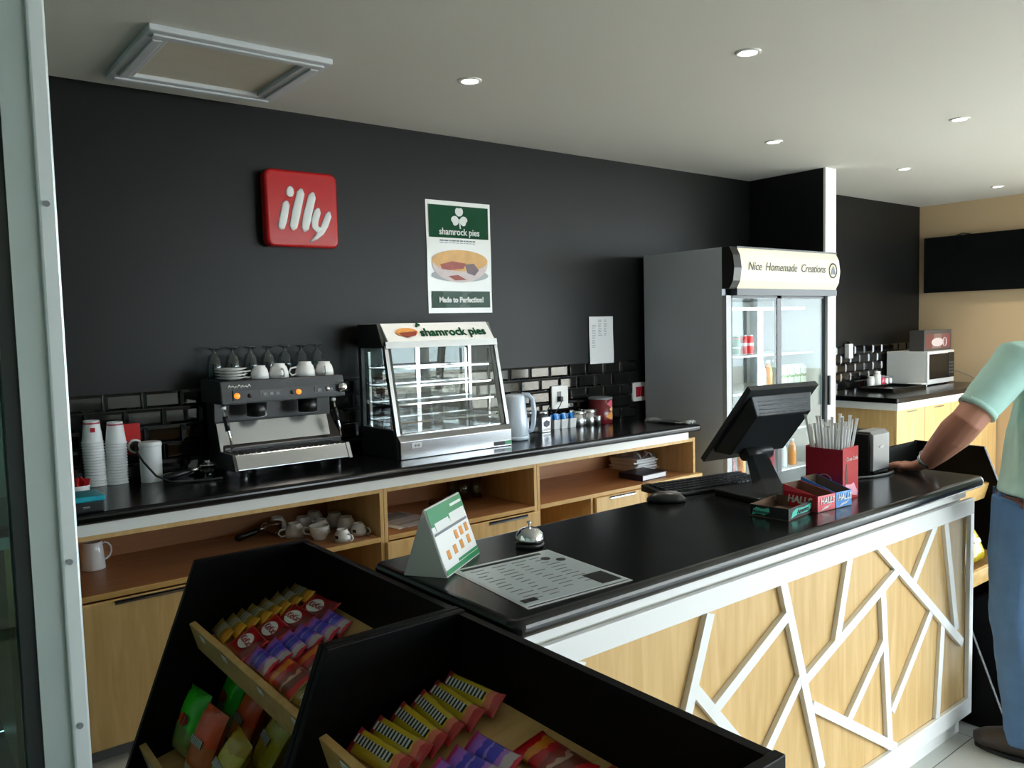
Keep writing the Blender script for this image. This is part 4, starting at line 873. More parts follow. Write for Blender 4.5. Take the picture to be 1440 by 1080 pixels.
fp = MB().prism(rrect(-.1, .1, -.09, .12, .02), 2, 0, .02); fp.xf(Matrix.Translation((ft_.x, ft_.y+.03, 0)) @ Matrix.Rotation(atan2(wv_.y, wv_.x), 4, 'Z')); fp.obj('foot', 'black_plastic', t, bev=.006)
fixn(tl(MB().tube([(-.004, SHt*.8, .01), (-.03, SHt*.8, .02)], .014, 12)).obj('side_knob', 'dark_plastic', t)) if False else None
# sweet boxes
def tray(lb, loc, rz, W, Dp, H, mo, mi, hb=None):
    t = thing('sweet_box', lb, 'sweet box', loc, rz, 'open sweet boxes on the sales counter'); hb = hb or H; th = .002
    MB().box(0, W, 0, Dp, 0, th).obj('bottom', mi, t)
    MB().box(0, W, 0, th, th, H).obj('front_wall', mo, t); MB().box(0, W, Dp-th, Dp, th, hb).obj('rear_wall', mi, t)
    MB().prism([(th, th), (Dp-th, th), (Dp-th, hb), (th, H)], 0, 0, th).obj('side_wall', mo, t); MB().prism([(th, th), (Dp-th, th), (Dp-th, hb), (th, H)], 0, W-th, W).obj('side_wall', mo, t)
    MB().box(th, W-th, th, th*1.5, th, H-.001).obj('liner', mi, t)
    for xx in (th, W-th*1.5): MB().prism([(th*1.5, th), (Dp-th, th), (Dp-th, hb-.001), (th*1.5, H-.001)], 0, xx, xx+th*.5).obj('liner', mi, t)
    return t
q0, q1, q2 = on(1061, 723, 2, FTZ), on(1109, 733, 2, FTZ), on(1145, 718, 2, FTZ)
W_ = (q2-q1).length; a_ = atan2(q2.y-q1.y, q2.x-q1.x)
t = tray('low black open sweet box with mint green script lettering', (q1.x, q1.y, FTZ), a_, W_, .12, .034, 'print_black', 'card_brown')
for nm, M_ in (('front', Matrix.Translation((.012, -.0008, .004))), ('side', Matrix.Translation((-.0008, .112, .004)) @ Matrix.Rotation(-pi/2, 4, 'Z'))):
    L_ = W_-.02 if nm == 'front' else .055
    MB().prism([(0, 0), (L_*.3, .006), (L_*.7, .003), (L_, .012), (L_*.95, .026), (L_*.6, .02), (L_*.25, .024), (L_*.08, .018)], 1, -.0004, .0006).xf(M_).obj('mint_splash', 'mint_print', t)
text('Airwaves', .021, 'print_black', t, (W_*.52, -.0016, .0175), shear=.3, sx=.95)
o = text('Airwaves', .014, 'print_black', t, (-.0018, .085, .0155), rot=(pi/2, 0, -pi/2), shear=.3)
qs = [on(1148, 722, 2, FTZ), on(1173, 716, 2, FTZ), on(1197, 711, 2, FTZ)]
ha = atan2(qs[1].y-qs[0].y, qs[1].x-qs[0].x)
mat('lozenge_pink', (222, 66, 84), .35, coat=.3, vary=.15, vscale=40)
for k, (c0, c1, mo, lb) in enumerate(((qs[0], qs[1], 'lozenge_pink', 'open red lozenge box between the mint and blue boxes'), (qs[1], qs[2], 'blue_print', 'open blue lozenge box beside the red straw box'))):
    W_ = (c1-c0).length-.002
    t = tray(lb, (c0.x+.008+.003*k, c0.y, FTZ), ha, W_, .125, .048, mo, 'card_brown', .07 if k == 0 else .08)
    text('HALLS', .026, 'logo_white', t, (W_*.52, -.0012, .031), shear=.2, offset=.0006, sx=.9); MB().prism([(.012,.004),(.05,.01),(.066,.02),(.05,.015),(.03,.013)], 1, -.001, -.0002).obj('white_swoosh', 'logo_white', t)
    if k == 0:
        MB().box(-.0006, 0, .004, .12, .004, .05).obj('red_side', 'red_card', t); text('HALLS', .03, 'logo_white', t, (-.0012, .064, .028), rot=(pi/2, 0, -pi/2), shear=.2, offset=.0008)
    for j in range(3): MB().box(.004, W_-.004, .012+j*.036, .04+j*.036, .003, .022).obj('stick_pack', mo, t)
# straw box and straws
c0, c1 = on(1185, 705, 2, FTZ), on(1208, 699, 2, FTZ)
sa = atan2(c1.y-c0.y, c1.x-c0.x); sa = 0.04
SXW, SYD, SHH = .1, .125, .165
t = thing('straw_box', 'red drink-branded cardboard box holding wrapped straws', 'box', (c0.x, c0.y, FTZ), sa)
MB().box(0, SXW, 0, SYD, 0, .002).obj('bottom', 'red_card', t); MB().box(0, SXW, 0, .002, .002, SHH).obj('front_wall', 'red_card', t); MB().box(0, SXW, SYD-.002, SYD, .002, SHH).obj('rear_wall', 'red_card', t)
MB().box(0, .002, .002, SYD-.002, .002, SHH-.004).obj('side_wall', 'crimson', t); MB().box(SXW-.002, SXW, .002, SYD-.002, .002, SHH).obj('side_wall', 'red_card', t)
rg = MB().lathe([(.0235, 0), (.025, 0), (.025, .0006), (.0235, .0006)], 28, cap=False).xf(Matrix.Translation((-.0004, .06, .055)) @ Matrix.Rotation(-pi/2, 4, 'Y')); rg.obj('printed_ring', 'logo_white', t)
text('TASTE', .009, 'logo_white', t, (-.0008, .06, .06), rot=(pi/2, 0, -pi/2)); text('the feeling', .0095, 'logo_white', t, (-.0008, .06, .05), rot=(pi/2, 0, -pi/2))
MB().prism([(.018, .05), (.03, .05), (.031, .08), (.027, .1), (.026, .115), (.022, .115), (.021, .1), (.017, .08)], 1, -.0008, -.0001).obj('bottle_picture', 'belt_leather', t)
MB().prism([(.005, .03), (.02, .05), (.05, .046), (.07, .05), (.095, .02), (.09, .006), (.04, .016)], 1, -.0007, -.0001).obj('ice_picture', mat('ice_pink', (240, 170, 190), .4, vary=.2, vscale=60).name, t)
text('Coca-Cola', .017, 'logo_white', t, (.056, -.001, .128), shear=.3)
random.seed(11); Mb = Matrix.Translation((c0.x, c0.y, FTZ)) @ Matrix.Rotation(sa, 4, 'Z')
for k in range(30):
    g, e = (k % 5)/2-1+(random.random()-.5)*.2, (k//5)/2.5-1+(random.random()-.5)*.15
    ln = .215+random.random()*.045
    bx, by = SXW/2+g*.018, SYD/2+e*.03; fm = (SHH-.004)/ln
    mx_, my_ = SXW/2+g*.038, SYD/2+e*.05; tx, ty = bx+(mx_-bx)/fm+(random.random()-.5)*.004, by+(my_-by)/fm
    def pt(f): return Mb @ Vector((bx+(tx-bx)*f, by+(ty-by)*f, .004+ln*f))
    s_ = thing('drinking_straw', 'white paper-wrapped straw standing in the red box', 'straw', pt(0), 0, 'straws in the red box')
    o_ = pt(0); MB().tube([pt(0)-o_, pt(.5)-o_, pt(1)-o_], .0048, 6, ry=.0026).obj('wrapper', 'paper_white', s_); MB().tube([pt(.985)-o_, pt(1.012)-o_], [.0055, .0062], 6, ry=.0012).obj('crimped_end', 'paper_cup', s_)
# receipt printer
t = thing('receipt_printer', 'black receipt printer with silver front behind the straw box', 'printer', (2.818, 1.49, FTZ), .03)
MB().prism([(.0, .0), (.19, 0), (.19, .14), (.16, .152), (.0, .152)], 0, 0, .128).obj('body', 'black_plastic', t, bev=.008, seg=3)
MB().prism([(-.012, .014), (.0, .014), (.0, .153), (.05, .153), (.05, .158), (.004, .158), (-.012, .145)], 0, .002, .126).obj('silver_cover', 'grey_paint', t, bev=.003, seg=3)
MB().box(.05, .08, -.0135, -.012, .095, .103).obj('badge', 'logo_white', t); MB().box(.01, .118, -.01, .0, .003, .012).obj('paper_slot', 'black_plastic', t)
tag(MB().tube([(2.92,1.455,FTZ+.005),(2.86,1.445,FTZ+.005),(2.79,1.455,FTZ+.005),(2.7,1.49,FTZ+.005)], .004, 7).obj('printer_lead', 'grey_plastic'), 'grey lead with silver plug lying beside the printer', 'cable')
# ================================================================ far counter, microwave, television
FCX, FCY = 6.0, 2.95
t = thing('far_worktop', 'black worktop with white fascia carrying the microwave', 'worktop', (FCX, FCY, .885))
MB().prism(rrect(-.02, XR-FCX-.002, 0, YW-FCY-.01, .012), 2, 0, .04).obj('top', 'laminate_black', t, bev=.008); MB().box(0, XR-FCX-.002, .01, .03, -.055, -.0005).obj('fascia', 'white_gloss', t); MB().box(0, .02, .031, YW-FCY-.012, -.055, -.0005).obj('fascia', 'white_matt', t)
for k in range(4):
    x0, x1 = FCX+.03+k*.455, FCX+.03+(k+1)*.455-.003
    c_ = thing('far_cabinet', ['wooden cupboard at the open end of the far worktop', 'wooden cupboard second from the open end of far worktop', 'wooden cupboard under the microwave', 'wooden cupboard below the television wall corner'][k], 'cabinet', (x0, FCY+.03, 0), 0, 'cupboards under the far worktop')
    MB().box(0, x1-x0, .02, YW-FCY-.05, .08, .828).obj('body', 'birch', c_); d_ = MB().box(.002, x1-x0-.002, 0, .018, .09, .826).obj('door', 'birch', c_, bev=.001); MB().box(.15, .3, -.012, .0, .805, .812).obj('handle', 'steel', d_); MB().box(0, x1-x0, .05, .07, 0, .08).obj('plinth', 'print_grey', c_)
t = thing('microwave', 'white microwave oven with dark door on the far worktop', 'microwave', (7.2, 3.29, .9255), .03)
MB().box(0, .55, .02, .36, .012, .3).obj('case', 'white_matt', t, bev=.005); MB().box(.0, .55, 0, .02, .012, .3).obj('front', 'white_gloss', t, bev=.003); MB().box(.03, .41, -.006, 0, .055, .275).obj('door_window', 'tv_black', t, bev=.002); MB().box(.42, .54, -.005, 0, .055, .28).obj('control_panel', 'black_plastic', t)
for k in range(4):
    for j in range(3): MB().box(.435+j*.032, .455+j*.032, -.0065, -.005, .09+k*.03, .104+k*.03).obj('button', 'grey_plastic', t)
for x in (.04, .49):
    for y in (.05, .31): MB().lathe([(.014, 0), (.014, .012)], 10, (x, y, 0)).obj('foot', 'black_plastic', t)
MB().tube([(.55,.3,.1),(.6,.2,.08),(.62,.0,.1),(.63,-.12,.05),(.6,-.2,.006)], .004, 6).obj('power_cord', 'grey_plastic', t)
t = thing('appliance_box', 'dark printed appliance box with cup picture on the microwave', 'box', (7.22, 3.33, 1.2265), .02)
MB().box(0, .55, 0, .13, 0, .185).obj('carton', mat('box_grey', (84, 80, 78), .5, vary=.1).name, t, bev=.002); MB().box(.03, .52, -.001, 0, .02, .15).obj('printed_panel', bands('box_print', 'X', [(0, (120, 70, 66)), (.3, (150, 120, 114)), (.62, (132, 84, 80)), (.9, (160, 66, 66))], .4, .2, .3, 9).name, t)
MB().prism(ell(.26, .075, .12, .038), 1, -.002, -.0011).obj('cup_picture', 'pie_pale', t); MB().tube([(.4+.035*cos(a), -.002, .075+.04*sin(a)) for a in [2*pi*k/16 for k in range(16)]], .008, 6, closed=True, ry=.001).obj('handle_picture', 'pie_pale', t)
t = thing('serving_tray', 'flat black tray on the far worktop before the tiles', 'tray', (6.45, 3.22, .9255), -.02)
MB().box(0, .55, 0, .3, 0, .01).obj('base', 'laminate_black', t); 
for a in ((0, .55, 0, .012), (0, .55, .288, .3), (0, .012, .012, .288), (.538, .55, .012, .288)): MB().box(*a, .01, .03).obj('edge', 'laminate_black', t, bev=.003)
for k, (x, y, m_, h_, lb) in enumerate(((6.78, 3.58, 'ceramic', .1, 'white jar at the tiled end of the condiment row'), (6.87, 3.57, 'milk', .14, 'taller white bottle with small cap in condiment row'), (6.96, 3.58, 'red_drink', .1, 'pinkish jar in the condiment row by the microwave'), (7.03, 3.58, 'tin', .09, 'small grey jar in the condiment row'), (7.1, 3.58, 'tin', .09, 'small grey jar next to the microwave side'))):
    t = thing('condiment_jar', lb, 'jar', (x, y, .9255), 0, 'condiments beside the microwave'); MB().lathe([(.03, 0), (.032, .004), (.032, h_*.75), (.026, h_*.85)], 18).obj('body', m_, t); MB().lathe([(.027, h_*.84), (.027, h_), (0, h_)], 16).obj('lid', 'white_gloss' if k < 2 else 'grey_plastic', t)
t = thing('folded_cloth', 'folded white cloth beside the microwave foot', 'cloth', (7.08, 3.28, .9255)); MB().box(0, .1, 0, .14, 0, .015).obj('lower_fold', 'paper_white', t, bev=.006); MB().box(.004, .098, .004, .136, .015, .03).obj('upper_fold', 'paper_white', t, bev=.006)
q = on(1189, 495, 1, YW); t = thing('soap_dispenser', 'white wall dispenser on the tiles past the fridge', 'dispenser', (q.x, YW-.008, 1.19)); MB().prism(rrect(-.034, .034, 0, .125, .01), 1, -.045, 0).obj('body', 'white_gloss', t, bev=.006); MB().box(-.01, .01, -.035, -.008, .125, .145).obj('cap', 'black_plastic', t)

t = thing('television', 'wide black flat television mounted on the beige wall', 'television', (XR-.012, 3.6, 1.75)); 
MB().box(-.07, -.03, -1.1, 0, 0, .51).obj('screen', 'tv_black', t, bev=.004); MB().box(-.03, 0, -.75, -.35, .15, .38).obj('wall_bracket', 'black_plastic', t); MB().tube([(-.05,-.28,.51),(-.045,-.33,.525),(-.04,-.4,.512)], .006, 6).obj('cable', 'rubber', t)
# ================================================================ snacks
ST = {'far': (Matrix.Translation((SB, 2.135, 0))), 'near': Matrix.Translation((SB, 1.368, 0)), 'right': Matrix.Translation((3.145, 1.81, 0)) @ Matrix.Rotation(pi/2, 4, 'Z')}
SHELF = [(.812, .745, -.297), (.56, .468, -.432)]
def shelf_frame(st, n):
    zb, zf, xf = SHELF[n]; o = Vector((-.018, 0, zb)); e = Vector((xf+.018, 0, zf-zb)).normalized()
    ex = Vector((0, -1, 0)); ey = -e; ez = ex.cross(ey)
    return ST[st] @ Matrix(((ex.x, ey.x, ez.x, o.x), (ex.y, ey.y, ez.y, o.y), (ex.z, ey.z, ez.z, o.z), (0, 0, 0, 1)))
def hit(px, py, M):
    d = _w+_r*((px-720)/F)-_u*((py-540)/F); o = Vector((0, 0, CH)); n = M.to_3x3() @ Vector((0, 0, 1)); c = M.translation
    p = o+d*((c-o).dot(n)/d.dot(n)); return M.inverted() @ p
def pack_mesh(L, W, H, m, n=12):
    xs = [-.5, -.455, -.45, -.4, -.3, 0, .3, .4, .45, .455, .5]; hs = [.02, .03, .1, .55, .92, 1, .92, .55, .1, .03, .02]; ws = [1, 1, .98, .93, .92, .92, .92, .93, .98, 1, 1]
    p = MB().tube([(x*L, 0, H/2) for x in xs], [W/2*w for w in ws], n, ry=[max(H/2*h, .0008) for h in hs], up=(0, 0, -1))
    return p.mesh('wrapper', [m])
def place(o, M, off):
    o.matrix_world = M @ off
GOLD, DK = (150, 126, 40), (50, 40, 22)
bands('w_gold', 'X', [(0, (206,160,30)), (.06, DK), (.12, GOLD), (.34, (178,178,168)), (.4, (80,78,60)), (.44, (178,178,168)), (.52, (80,78,60)), (.55, (178,178,168)), (.62, GOLD), (.8, (206,140,16)), (.93, (226,180,40))], .3, .5, .05, 60, .25)
bands('w_wafer', 'X', [(0, (206,26,30)), (.1, (160,8,24)), (.75, (116,6,18)), (.93, (206,26,30))], .3, .5, .1, 40)
bands('w_purple', 'X', [(0, (200,50,120)), (.1, (160,100,206)), (.3, (62,54,190)), (.42, (150,120,214)), (.48, (62,54,190)), (.66, (170,110,206)), (.78, (190,176,180)), (.94, (214,30,60))], .3, .5, .15, 60)
bands('w_red', 'X', [(0, (206,12,26)), (.16, (220,130,30)), (.3, (190,16,30)), (.44, (140,50,40)), (.6, (190,150,130)), (.66, (120,50,36)), (.85, (206,10,26))], .3, .5, .3, 30)
bands('w_yellow', 'X', [(0, (170,40,50)), (.1, (196,170,40)), (.8, (206,110,80)), (.9, (180,46,44))], .3, .5, .1, 50)
bands('stripes', 'X', [(k/22, (16,18,30) if k % 2 else (214,216,206)) for k in range(22)], .35, .4)
bands('w_green', 'Y', [(0, (160,170,100)), (.18, (112,150,60)), (.42, (52,206,30)), (.95, (60,170,40))], .3, .5, .35, 22)
bands('w_orange', 'Y', [(0, (196,190,180)), (.12, (214,110,50)), (.5, (236,84,36)), (.96, (206,80,40))], .3, .5, .3, 22)
bands('w_chip_yellow', 'Y', [(0, (190,170,40)), (.2, (206,190,50)), (.55, (214,196,80)), (.8, (190,160,40))], .25, .6, .3, 22)
KM = {k: pack_mesh(*a) for k, a in {'gold': (.115, .042, .018, 'w_gold'), 'wafer': (.13, .078, .014, 'w_wafer'), 'purple': (.125, .05, .018, 'w_purple'), 'red': (.15, .075, .02, 'w_red'), 'yellow': (.165, .05, .022, 'w_yellow'), 'gold2': (.14, .05, .02, 'w_gold')}.items()}
kt = text('KitKat', .024, 'crimson', None, (0, 0, 0), rot=(0, 0, 0), ext=.0006, shear=.3); ktm = kt.data; bpy.data.objects.remove(kt)
ov = MB().prism(ell(0, 0, .034, .021, 18), 2, 0, .0012).mesh('white_oval', ['logo_white'])
strp = MB().prism([(-.055, -.008), (.055, -.008), (.055, .008), (-.055, .008)], 2, 0, .0012).mesh('striped_panel', ['stripes'])
strs = MB().prism([(-.03, -.009), (.03, -.009), (.03, .009), (-.03, .009)], 2, 0, .0012).mesh('striped_panel', ['stripes'])
def bar(kind, lb, st, n, u, d, tilt=.0, yaw=0, lift=0, grp=''):
    M = shelf_frame(st, n); t = thing('snack_bar', lb, 'snack', (0, 0, 0), 0, grp)
    place(t, M, Matrix.Translation((u, -d, .002+lift)) @ Matrix.Rotation(yaw, 4, 'Z') @ Matrix.Rotation(tilt, 4, 'X'))
    put('wrapper', KM[kind], t)
    if kind == 'wafer': put('logo_script', ktm, put('white_oval', ov, t, loc=(-.005, 0, .0135)), loc=(0, 0, .0016))
    if kind == 'yellow': put('striped_panel', strp, t, loc=(-.01, .004, .0212))
    if kind == 'gold2': put('striped_panel', strs, t, loc=(0, 0, .0192))
    return t
def row(kind, lb, st, n, u, d0, d1, N, tilt, grp, lift=.004, yaw=0, du=0):
    """bars shingled along the shelf depth, d measured down the slope from the back panel"""
    for k in range(N):
        f = k/max(1, N-1); l2 = lb
        if N > 1 and k == 0: l2 = lb+', nearest back panel'
        if N > 1 and k == N-1: l2 = lb+', nearest the lip'
        bar(kind, l2, st, n, u+du*f, d0+(d1-d0)*f, tilt, yaw+.1*sin(5*k+u*9), lift, grp)
row('gold', 'gold-wrapped chocolate bar in row beside the stand side panel', 'far', 0, .08, .03, .248, 8, .5, 'gold chocolate bars on the far stand', .012)
row('wafer', 'maroon chocolate wafer pack with white oval logo', 'far', 0, .205, .042, .232, 4, .26, 'wafer packs on the far stand', .009)
row('purple', 'purple and blue chocolate bar beside wafers', 'far', 0, .332, .055, .245, 6, .46, 'purple bars on the far stand', .011)
row('red', 'red sweet pack with yellow patches beside purple bars', 'far', 0, .468, .165, .235, 2, .28, 'red packs on the far stand', .009)
row('gold2', 'yellow and black striped bar against the near stand panel', 'far', 0, .61, .07, .245, 5, .42, 'striped gold bars on the far stand', .012)
row('yellow', 'yellow bar with black and white striped panel', 'near', 0, .118, .035, .243, 6, .5, 'striped yellow bars on the near stand', .014)
row('purple', 'purple wrapped bar beside the striped yellow bars', 'near', 0, .29, .12, .245, 4, .42, 'purple bars on the near stand', .011)
row('red', 'red biscuit pack with picture flat on the near stand', 'near', 0, .38, .06, .06, 1, .0, 'red packs on the near stand', .001)
row('red', 'red biscuit pack farther along the near stand shelf', 'near', 0, .54, .055, .055, 1, .0, 'red packs on the near stand', .001)
row('red', 'red sweet pack on the stand beside the man', 'right', 0, .42, .23, .23, 1, .1, 'sweets on the right stand'); row('gold2', 'pale sweet pack on the stand behind the man\'s wrist', 'right', 0, .2, .23, .23, 1, .1, 'sweets on the right stand')
def bag_mesh(W, Hh, D, m):
    p = MB(); nx, ny = 8, 10
    for s_ in (1, -1):
        o = len(p.v)
        for i in range(nx+1):
            for j in range(ny+1):
                u_, v_ = i/nx*2-1, j/ny*2-1; bl = (1-u_**4)*(1-v_**4); wr = .06*sin(9*u_+5*v_)*sin(7*v_)*bl
                pin = 1-.10*(1-v_*v_)
                p.v.append((u_*W/2*pin, v_*Hh/2, s_*(D/2*(bl**.7)+wr*D+.0006)))
        for i in range(nx):
            for j in range(ny):
                k = o+i*(ny+1)+j; f = (k, k+ny+1, k+ny+2, k+1); p.f.append(f if s_ > 0 else f[::-1]); p.m.append(0); p.sm.append(True)
    return p.mesh('bag', [m])
BM = {c: bag_mesh(.118, .155, .045, 'w_'+c) for c in ('green', 'orange', 'chip_yellow')}
bl_ = MB().prism(ell(0, 0, .024, .015, 14), 2, 0, .0014).mesh('logo_patch', ['w_red'])
def chips(c, lb, st, u, d, pitch, yaw, grp, roll_=0):
    M = shelf_frame(st, 1); t = thing('chip_bag', lb, 'chips', (0, 0, 0), 0, grp)
    place(t, M, Matrix.Translation((u, -d, .0775*sin(pitch)+.012+.012*cos(pitch))) @ Matrix.Rotation(yaw, 4, 'Z') @ Matrix.Rotation(pitch, 4, 'X') @ Matrix.Rotation(roll_, 4, 'Y'))
    put('bag', BM[c], t)
    if c == 'green': put('logo_patch', bl_, t, loc=(0, .005, .0255))
    else: put('striped_panel', strs, t, loc=(0, .0, .0255))
g1 = 'chip bags on the far stand'
for d, u, yw, lb in ((.33, .09, .1, 'green chip bag at the lip beside the far side panel'), (.225, .085, -.05, 'green chip bag between two other green bags'), (.12, .088, -.06, 'green chip bag tucked under the upper wooden shelf')): chips('green', lb, 'far', u, d, .95, yw, g1)
for d, u, yw, lb in ((.335, .215, .08, 'orange chip bag beside the green bag at the lip'), (.232, .216, -.08, 'orange chip bag between two other orange bags'), (.13, .216, -.08, 'orange chip bag nearest the stand back panel')): chips('orange', lb, 'far', u, d, .9, yw, g1)
for d, u, yw, lb in ((.22, .35, -.15, 'shiny yellow chip bag behind another yellow bag'), (.335, .352, -.1, 'yellow chip bag leaning at the lower shelf lip')): chips('chip_yellow', lb, 'far', u, d, .75, yw, g1)
chips('chip_yellow', 'yellow chip bag on the lower shelf beside the man', 'right', .47, .32, .9, 0, 'chips on the right stand'); chips('orange', 'orange chip bag on the lower shelf beside the man', 'right', .34, .325, .85, .05, 'chips on the right stand')
# ================================================================ man leaning on the counter
man = thing('person', 'man in mint polo shirt and blue jeans leaning hand on counter', 'person', (3.15, 1.04, 0))
PO = Vector((3.15, 1.04, 0))
def remesh(o, vs, it=3, disp=0):
    r = o.modifiers.new('remesh', 'REMESH'); r.mode = 'VOXEL'; r.voxel_size = vs; r.use_smooth_shade = True
    s = o.modifiers.new('smooth', 'SMOOTH'); s.factor = .5; s.iterations = it
    if disp:
        tx = bpy.data.textures.new('folds', 'CLOUDS'); tx.noise_scale = .11
        d = o.modifiers.new('folds', 'DISPLACE'); d.texture = tx; d.strength = disp; d.mid_level = .5; d.texture_coords = 'LOCAL'
    return o
U = (0, 1, 0)
SHO, ELB, WRI = Vector((3.0, 1.08, 1.372))-PO, Vector((2.86, 1.175, 1.178))-PO, Vector((2.955, 1.352, 1.008))-PO
RSH, REL, RWR = Vector((.25, -.07, 1.375)), Vector((.31, -.11, 1.1)), Vector((.3, -.01, .87))
tor = [(0, -.0, .86), (.01, -.01, .95), (.025, -.02, 1.08), (.045, -.04, 1.22), (.06, -.06, 1.33), (.075, -.075, 1.395), (.08, -.08, 1.43)]
LN = Vector((.085, -.1, 0))
trx, try_ = [.165, .17, .165, .175, .185, .15, .08], [.12, .125, .125, .125, .115, .09, .065]
lleg = [(-.085, .02, .9), (-.1, .035, .7), (-.105, .045, .5), (-.11, .02, .3), (-.115, -.01, .09)]; lr = [.098, .088, .064, .058, .042]
rleg = [(.085, .0, .9), (.1, -.03, .7), (.11, -.05, .5), (.115, -.09, .3), (.12, -.13, .09)]
bd = MB()
bd.tube(tor, trx, 20, ry=try_, up=U)
_h0 = len(bd.v)
bd.tube([(0, .02, 1.4), (0, .035, 1.46), (0, .05, 1.5)], [.062, .056, .058], 14)
hp_ = [(.0, 1.46), (.045, 1.475), (.066, 1.51), (.075, 1.56), (.078, 1.6), (.07, 1.65), (.045, 1.685), (0, 1.695)]
bd.lathe([(r, z) for r, z in hp_], 18, (0, .065, 0), sx=.92, sy=1.18)
bd.tube([(0, .145, 1.595), (0, .168, 1.565), (0, .155, 1.55)], [.01, .015, .012], 8); bd.tube([(0, .12, 1.49), (0, .135, 1.5)], [.025, .02], 8)
for s_ in (-1, 1): bd.tube([(s_*.07, .055, 1.6), (s_*.082, .045, 1.585), (s_*.074, .055, 1.555)], [.008, .014, .008], 8, ry=[.014, .02, .012])
bd.xf(Matrix.Translation(LN), _h0)
bd.tube([SHO+Vector((.05, 0, .0)), SHO, SHO.lerp(ELB, .5), ELB, ELB.lerp(WRI, .28), ELB.lerp(WRI, .7), WRI], [.06, .062, .056, .054, .058, .046, .033], 14, ry=[.06, .06, .055, .052, .054, .04, .027])
bd.tube([RSH-Vector((.05, 0, 0)), RSH, RSH.lerp(REL, .5), REL, REL.lerp(RWR, .3), RWR], [.06, .06, .05, .043, .042, .028], 14)
bd.tube(lleg, [r-.012 for r in lr], 14); bd.tube(rleg, [r-.012 for r in lr], 14)
# left hand flat on the worktop; thumb on the far side
zc = FTZ
hd_ = [WRI, Vector((2.968, 1.385, .99))-PO, Vector((2.985, 1.42, .98))-PO, Vector((2.998, 1.45, .975))-PO]
bd.tube(hd_, [.028, .034, .042, .041], 14, ry=[.022, .02, .016, .013], up=(0, 0, 1))
for k, (ox, ln, sp) in enumerate(((-.034, .062, -.22), (-.012, .078, -.06), (.011, .084, .06), (.033, .075, .18))):
    b0 = Vector((2.998+ox, 1.438+.006*(1 if k in (1, 2) else 0), .977)); dr = Vector((.28+sp, 1, 0)).normalized()
    P_ = [b0-dr*.012, b0+dr*.02+Vector((0, 0, .003)), b0+dr*ln*.5+Vector((0, 0, .003)), b0+dr*ln*.8+Vector((0, 0, -.004)), b0+dr*ln+Vector((0, 0, -.0075))]
    bd.tube([p-PO for p in P_], [.0095, .0095, .009, .0085, .006], 10)
b0 = Vector((3.005, 1.395, .982)); P_ = [b0, b0+Vector((.03, .018, -.004)), b0+Vector((.052, .045, -.009)), b0+Vector((.06, .068, -.0135))]
bd.tube([p-PO for p in P_], [.014, .013, .011, .008], 10)
# right hand hanging, fingers curled
bd.tube([RWR, RWR+Vector((0, .025, -.045)), RWR+Vector((-.002, .04, -.085))], [.026, .03, .032], 12, ry=[.02, .017, .014], up=(1, 0, 0))
for k in range(4):
    b0 = RWR+Vector((-.004, .018+.0165*k, -.08)); bd.tube([b0, b0+Vector((-.004, .004, -.035)), b0+Vector((-.018, .005, -.06)), b0+Vector((-.03, .004, -.07-.004*(k in (1, 2))))], [.0095, .009, .0085, .006], 8)
bd.tube([RWR+Vector((0, .045, -.03)), RWR+Vector((-.015, .07, -.06)), RWR+Vector((-.022, .075, -.085))], [.013, .011, .008], 8)
remesh(bd.obj('body', 'skin', man), .0045, 2)
def infl(v, d): return [x+d for x in v]
sh = MB(); sh.tube([(0, 0, .885)]+tor[1:6]+[(.08, -.08, 1.425)], infl([.168]+trx[1:6]+[.09], .016), 24, ry=infl([.125]+try_[1:6]+[.075], .016), up=U)
eS = SHO.lerp(ELB, .82); sh.tube([SHO+Vector((.06, 0, .0)), SHO+Vector((.0, 0, .004)), SHO.lerp(ELB, .4), SHO.lerp(ELB, .72), eS], [.07, .073, .068, .064, .063], 18)
eR = RSH.lerp(REL, .75); sh.tube([RSH-Vector((.06, 0, 0)), RSH, RSH.lerp(REL, .4), eR], [.075, .077, .07, .068], 18)
remesh(sh.obj('polo_shirt', 'mint_cloth', man), .0075, 3, .012)
cf = (ELB-SHO).normalized(); MB().tube([eS-cf*.018, eS-cf*.001], [.0645, .065], 22).obj('sleeve_hem', 'mint_cloth', man)
cl_ = MB().tube([(.075*cos(a), .03+.075*sin(a), 1.435+.012*cos(a)*0+.006*sin(a)*-1) for a in [2*pi*k/20 for k in range(20)]], .007, 8, closed=True, ry=.02, up=None).xf(Matrix.Translation(LN)); cl_.obj('collar', 'mint_cloth', man)
jn = MB(); jn.tube([(0, 0, .76), (0, 0, .8), (0, 0, .87), (0, -.003, .912)], [.13, .165, .178, .18], 22, ry=[.1, .125, .132, .134], up=U)
jn.tube(lleg[:4]+[(-.115, -.008, .055)], infl([.098, .09, .07, .066, .062], .01), 16); jn.tube(rleg[:4]+[(.12, -.13, .055)], infl([.098, .09, .07, .066, .062], .01), 16)
remesh(jn.obj('jeans', 'denim', man), .0075, 3, .014)
MB().tube([(.186*cos(a), -.003+.14*sin(a), .9) for a in [2*pi*k/36 for k in range(36)]], .004, 8, closed=True, ry=.018, up=(0, 0, 1)).xf(Matrix.Identity(4)).obj('belt', 'belt_leather', man)
for a in (1.9, 2.5, 3.2, .7): MB().box(-.007, .007, -.004, .004, -.024, .024).obj('belt_loop', 'denim', man, loc=(.193*cos(a), -.003+.147*sin(a), .9)).rotation_euler = (0, 0, a+pi/2)
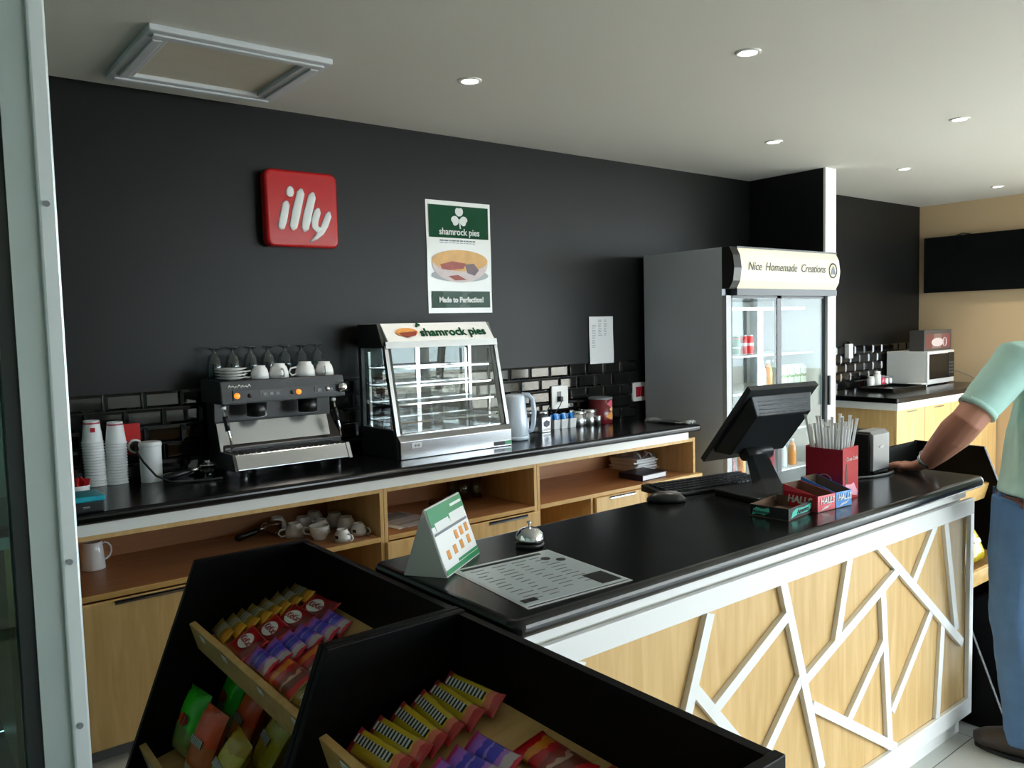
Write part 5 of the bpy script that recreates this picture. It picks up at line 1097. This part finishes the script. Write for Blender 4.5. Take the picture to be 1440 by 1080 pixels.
for (hx, hy, yw) in ((-.115, -.035, .12), (.125, -.155, -.2)):
    s_ = MB(); s_.tube([(0, -.06, .05), (0, -.03, .062), (0, .04, .06), (0, .1, .048), (0, .16, .038), (0, .195, .03)], [.03, .042, .043, .049, .045, .022], 16, ry=[.042, .058, .056, .044, .033, .02], up=(0, 0, 1))
    s_.xf(Matrix.Translation((hx, hy, 0)) @ Matrix.Rotation(yw, 4, 'Z')); o = s_.obj('shoe', 'shoe_leather', man); remesh(o, .006, 2)
    so = MB().prism([(.036*cos(2*pi*k/20)*(1.15 if sin(2*pi*k/20) > 0 else .95), .065+.13*sin(2*pi*k/20)) for k in range(20)], 2, 0, .014); so.xf(Matrix.Translation((hx, hy, 0)) @ Matrix.Rotation(yw, 4, 'Z')); so.obj('sole', 'rubber', o)
wd2 = (WRI-ELB).normalized(); wc = WRI-wd2*.012; wa = wd2.cross(Vector((0, 0, 1))).normalized(); wb2 = wd2.cross(wa)
w_ = MB().tube([wc+wa*(.034*cos(a))+wb2*(.0285*sin(a)) for a in [2*pi*k/24 for k in range(24)]], .004, 8, closed=True, ry=.009, up=tuple(wd2)).obj('watch_strap', 'steel', man)
MB().lathe([(0, .008), (.015, .008), (.018, .005), (.018, 0)], 18).xf(Matrix.Translation(wc-wb2*.029) @ Vector((0, 0, 1)).rotation_difference(-wb2 if (-wb2).z > 0 else wb2).to_matrix().to_4x4()).obj('watch_case', 'steel_bright', w_)
hr = MB(); hr.lathe([(.082, 1.575), (.085, 1.61), (.076, 1.66), (.05, 1.698), (0, 1.71)], 18, (0, .055, 0), sx=.92, sy=1.12); hr.xf(Matrix.Translation(LN)).obj('hair', 'hair_brown', man, sub=1)
for s_ in (-1, 1):
    e_ = MB().lathe([(0, -.011), (.008, -.008), (.011, 0), (.008, .008), (0, .011)], 12).xf(Matrix.Translation(Vector((s_*.03, .142, 1.598))+LN)).obj('eye', 'ceramic', man); MB().prism(ell(s_*.03, 1.598, .005, .005, 10), 1, .1515, .154).xf(Matrix.Translation(LN)).obj('iris', 'print_black', e_)
    MB().tube([(s_*.015, .155, 1.618), (s_*.032, .153, 1.623), (s_*.046, .143, 1.617)], .004, 6).xf(Matrix.Translation(LN)).obj('eyebrow', 'hair_brown', man)
MB().tube([(-.022, .148, 1.53), (0, .157, 1.528), (.022, .148, 1.53)], .004, 6).xf(Matrix.Translation(LN)).obj('mouth', 'pink_print', man)
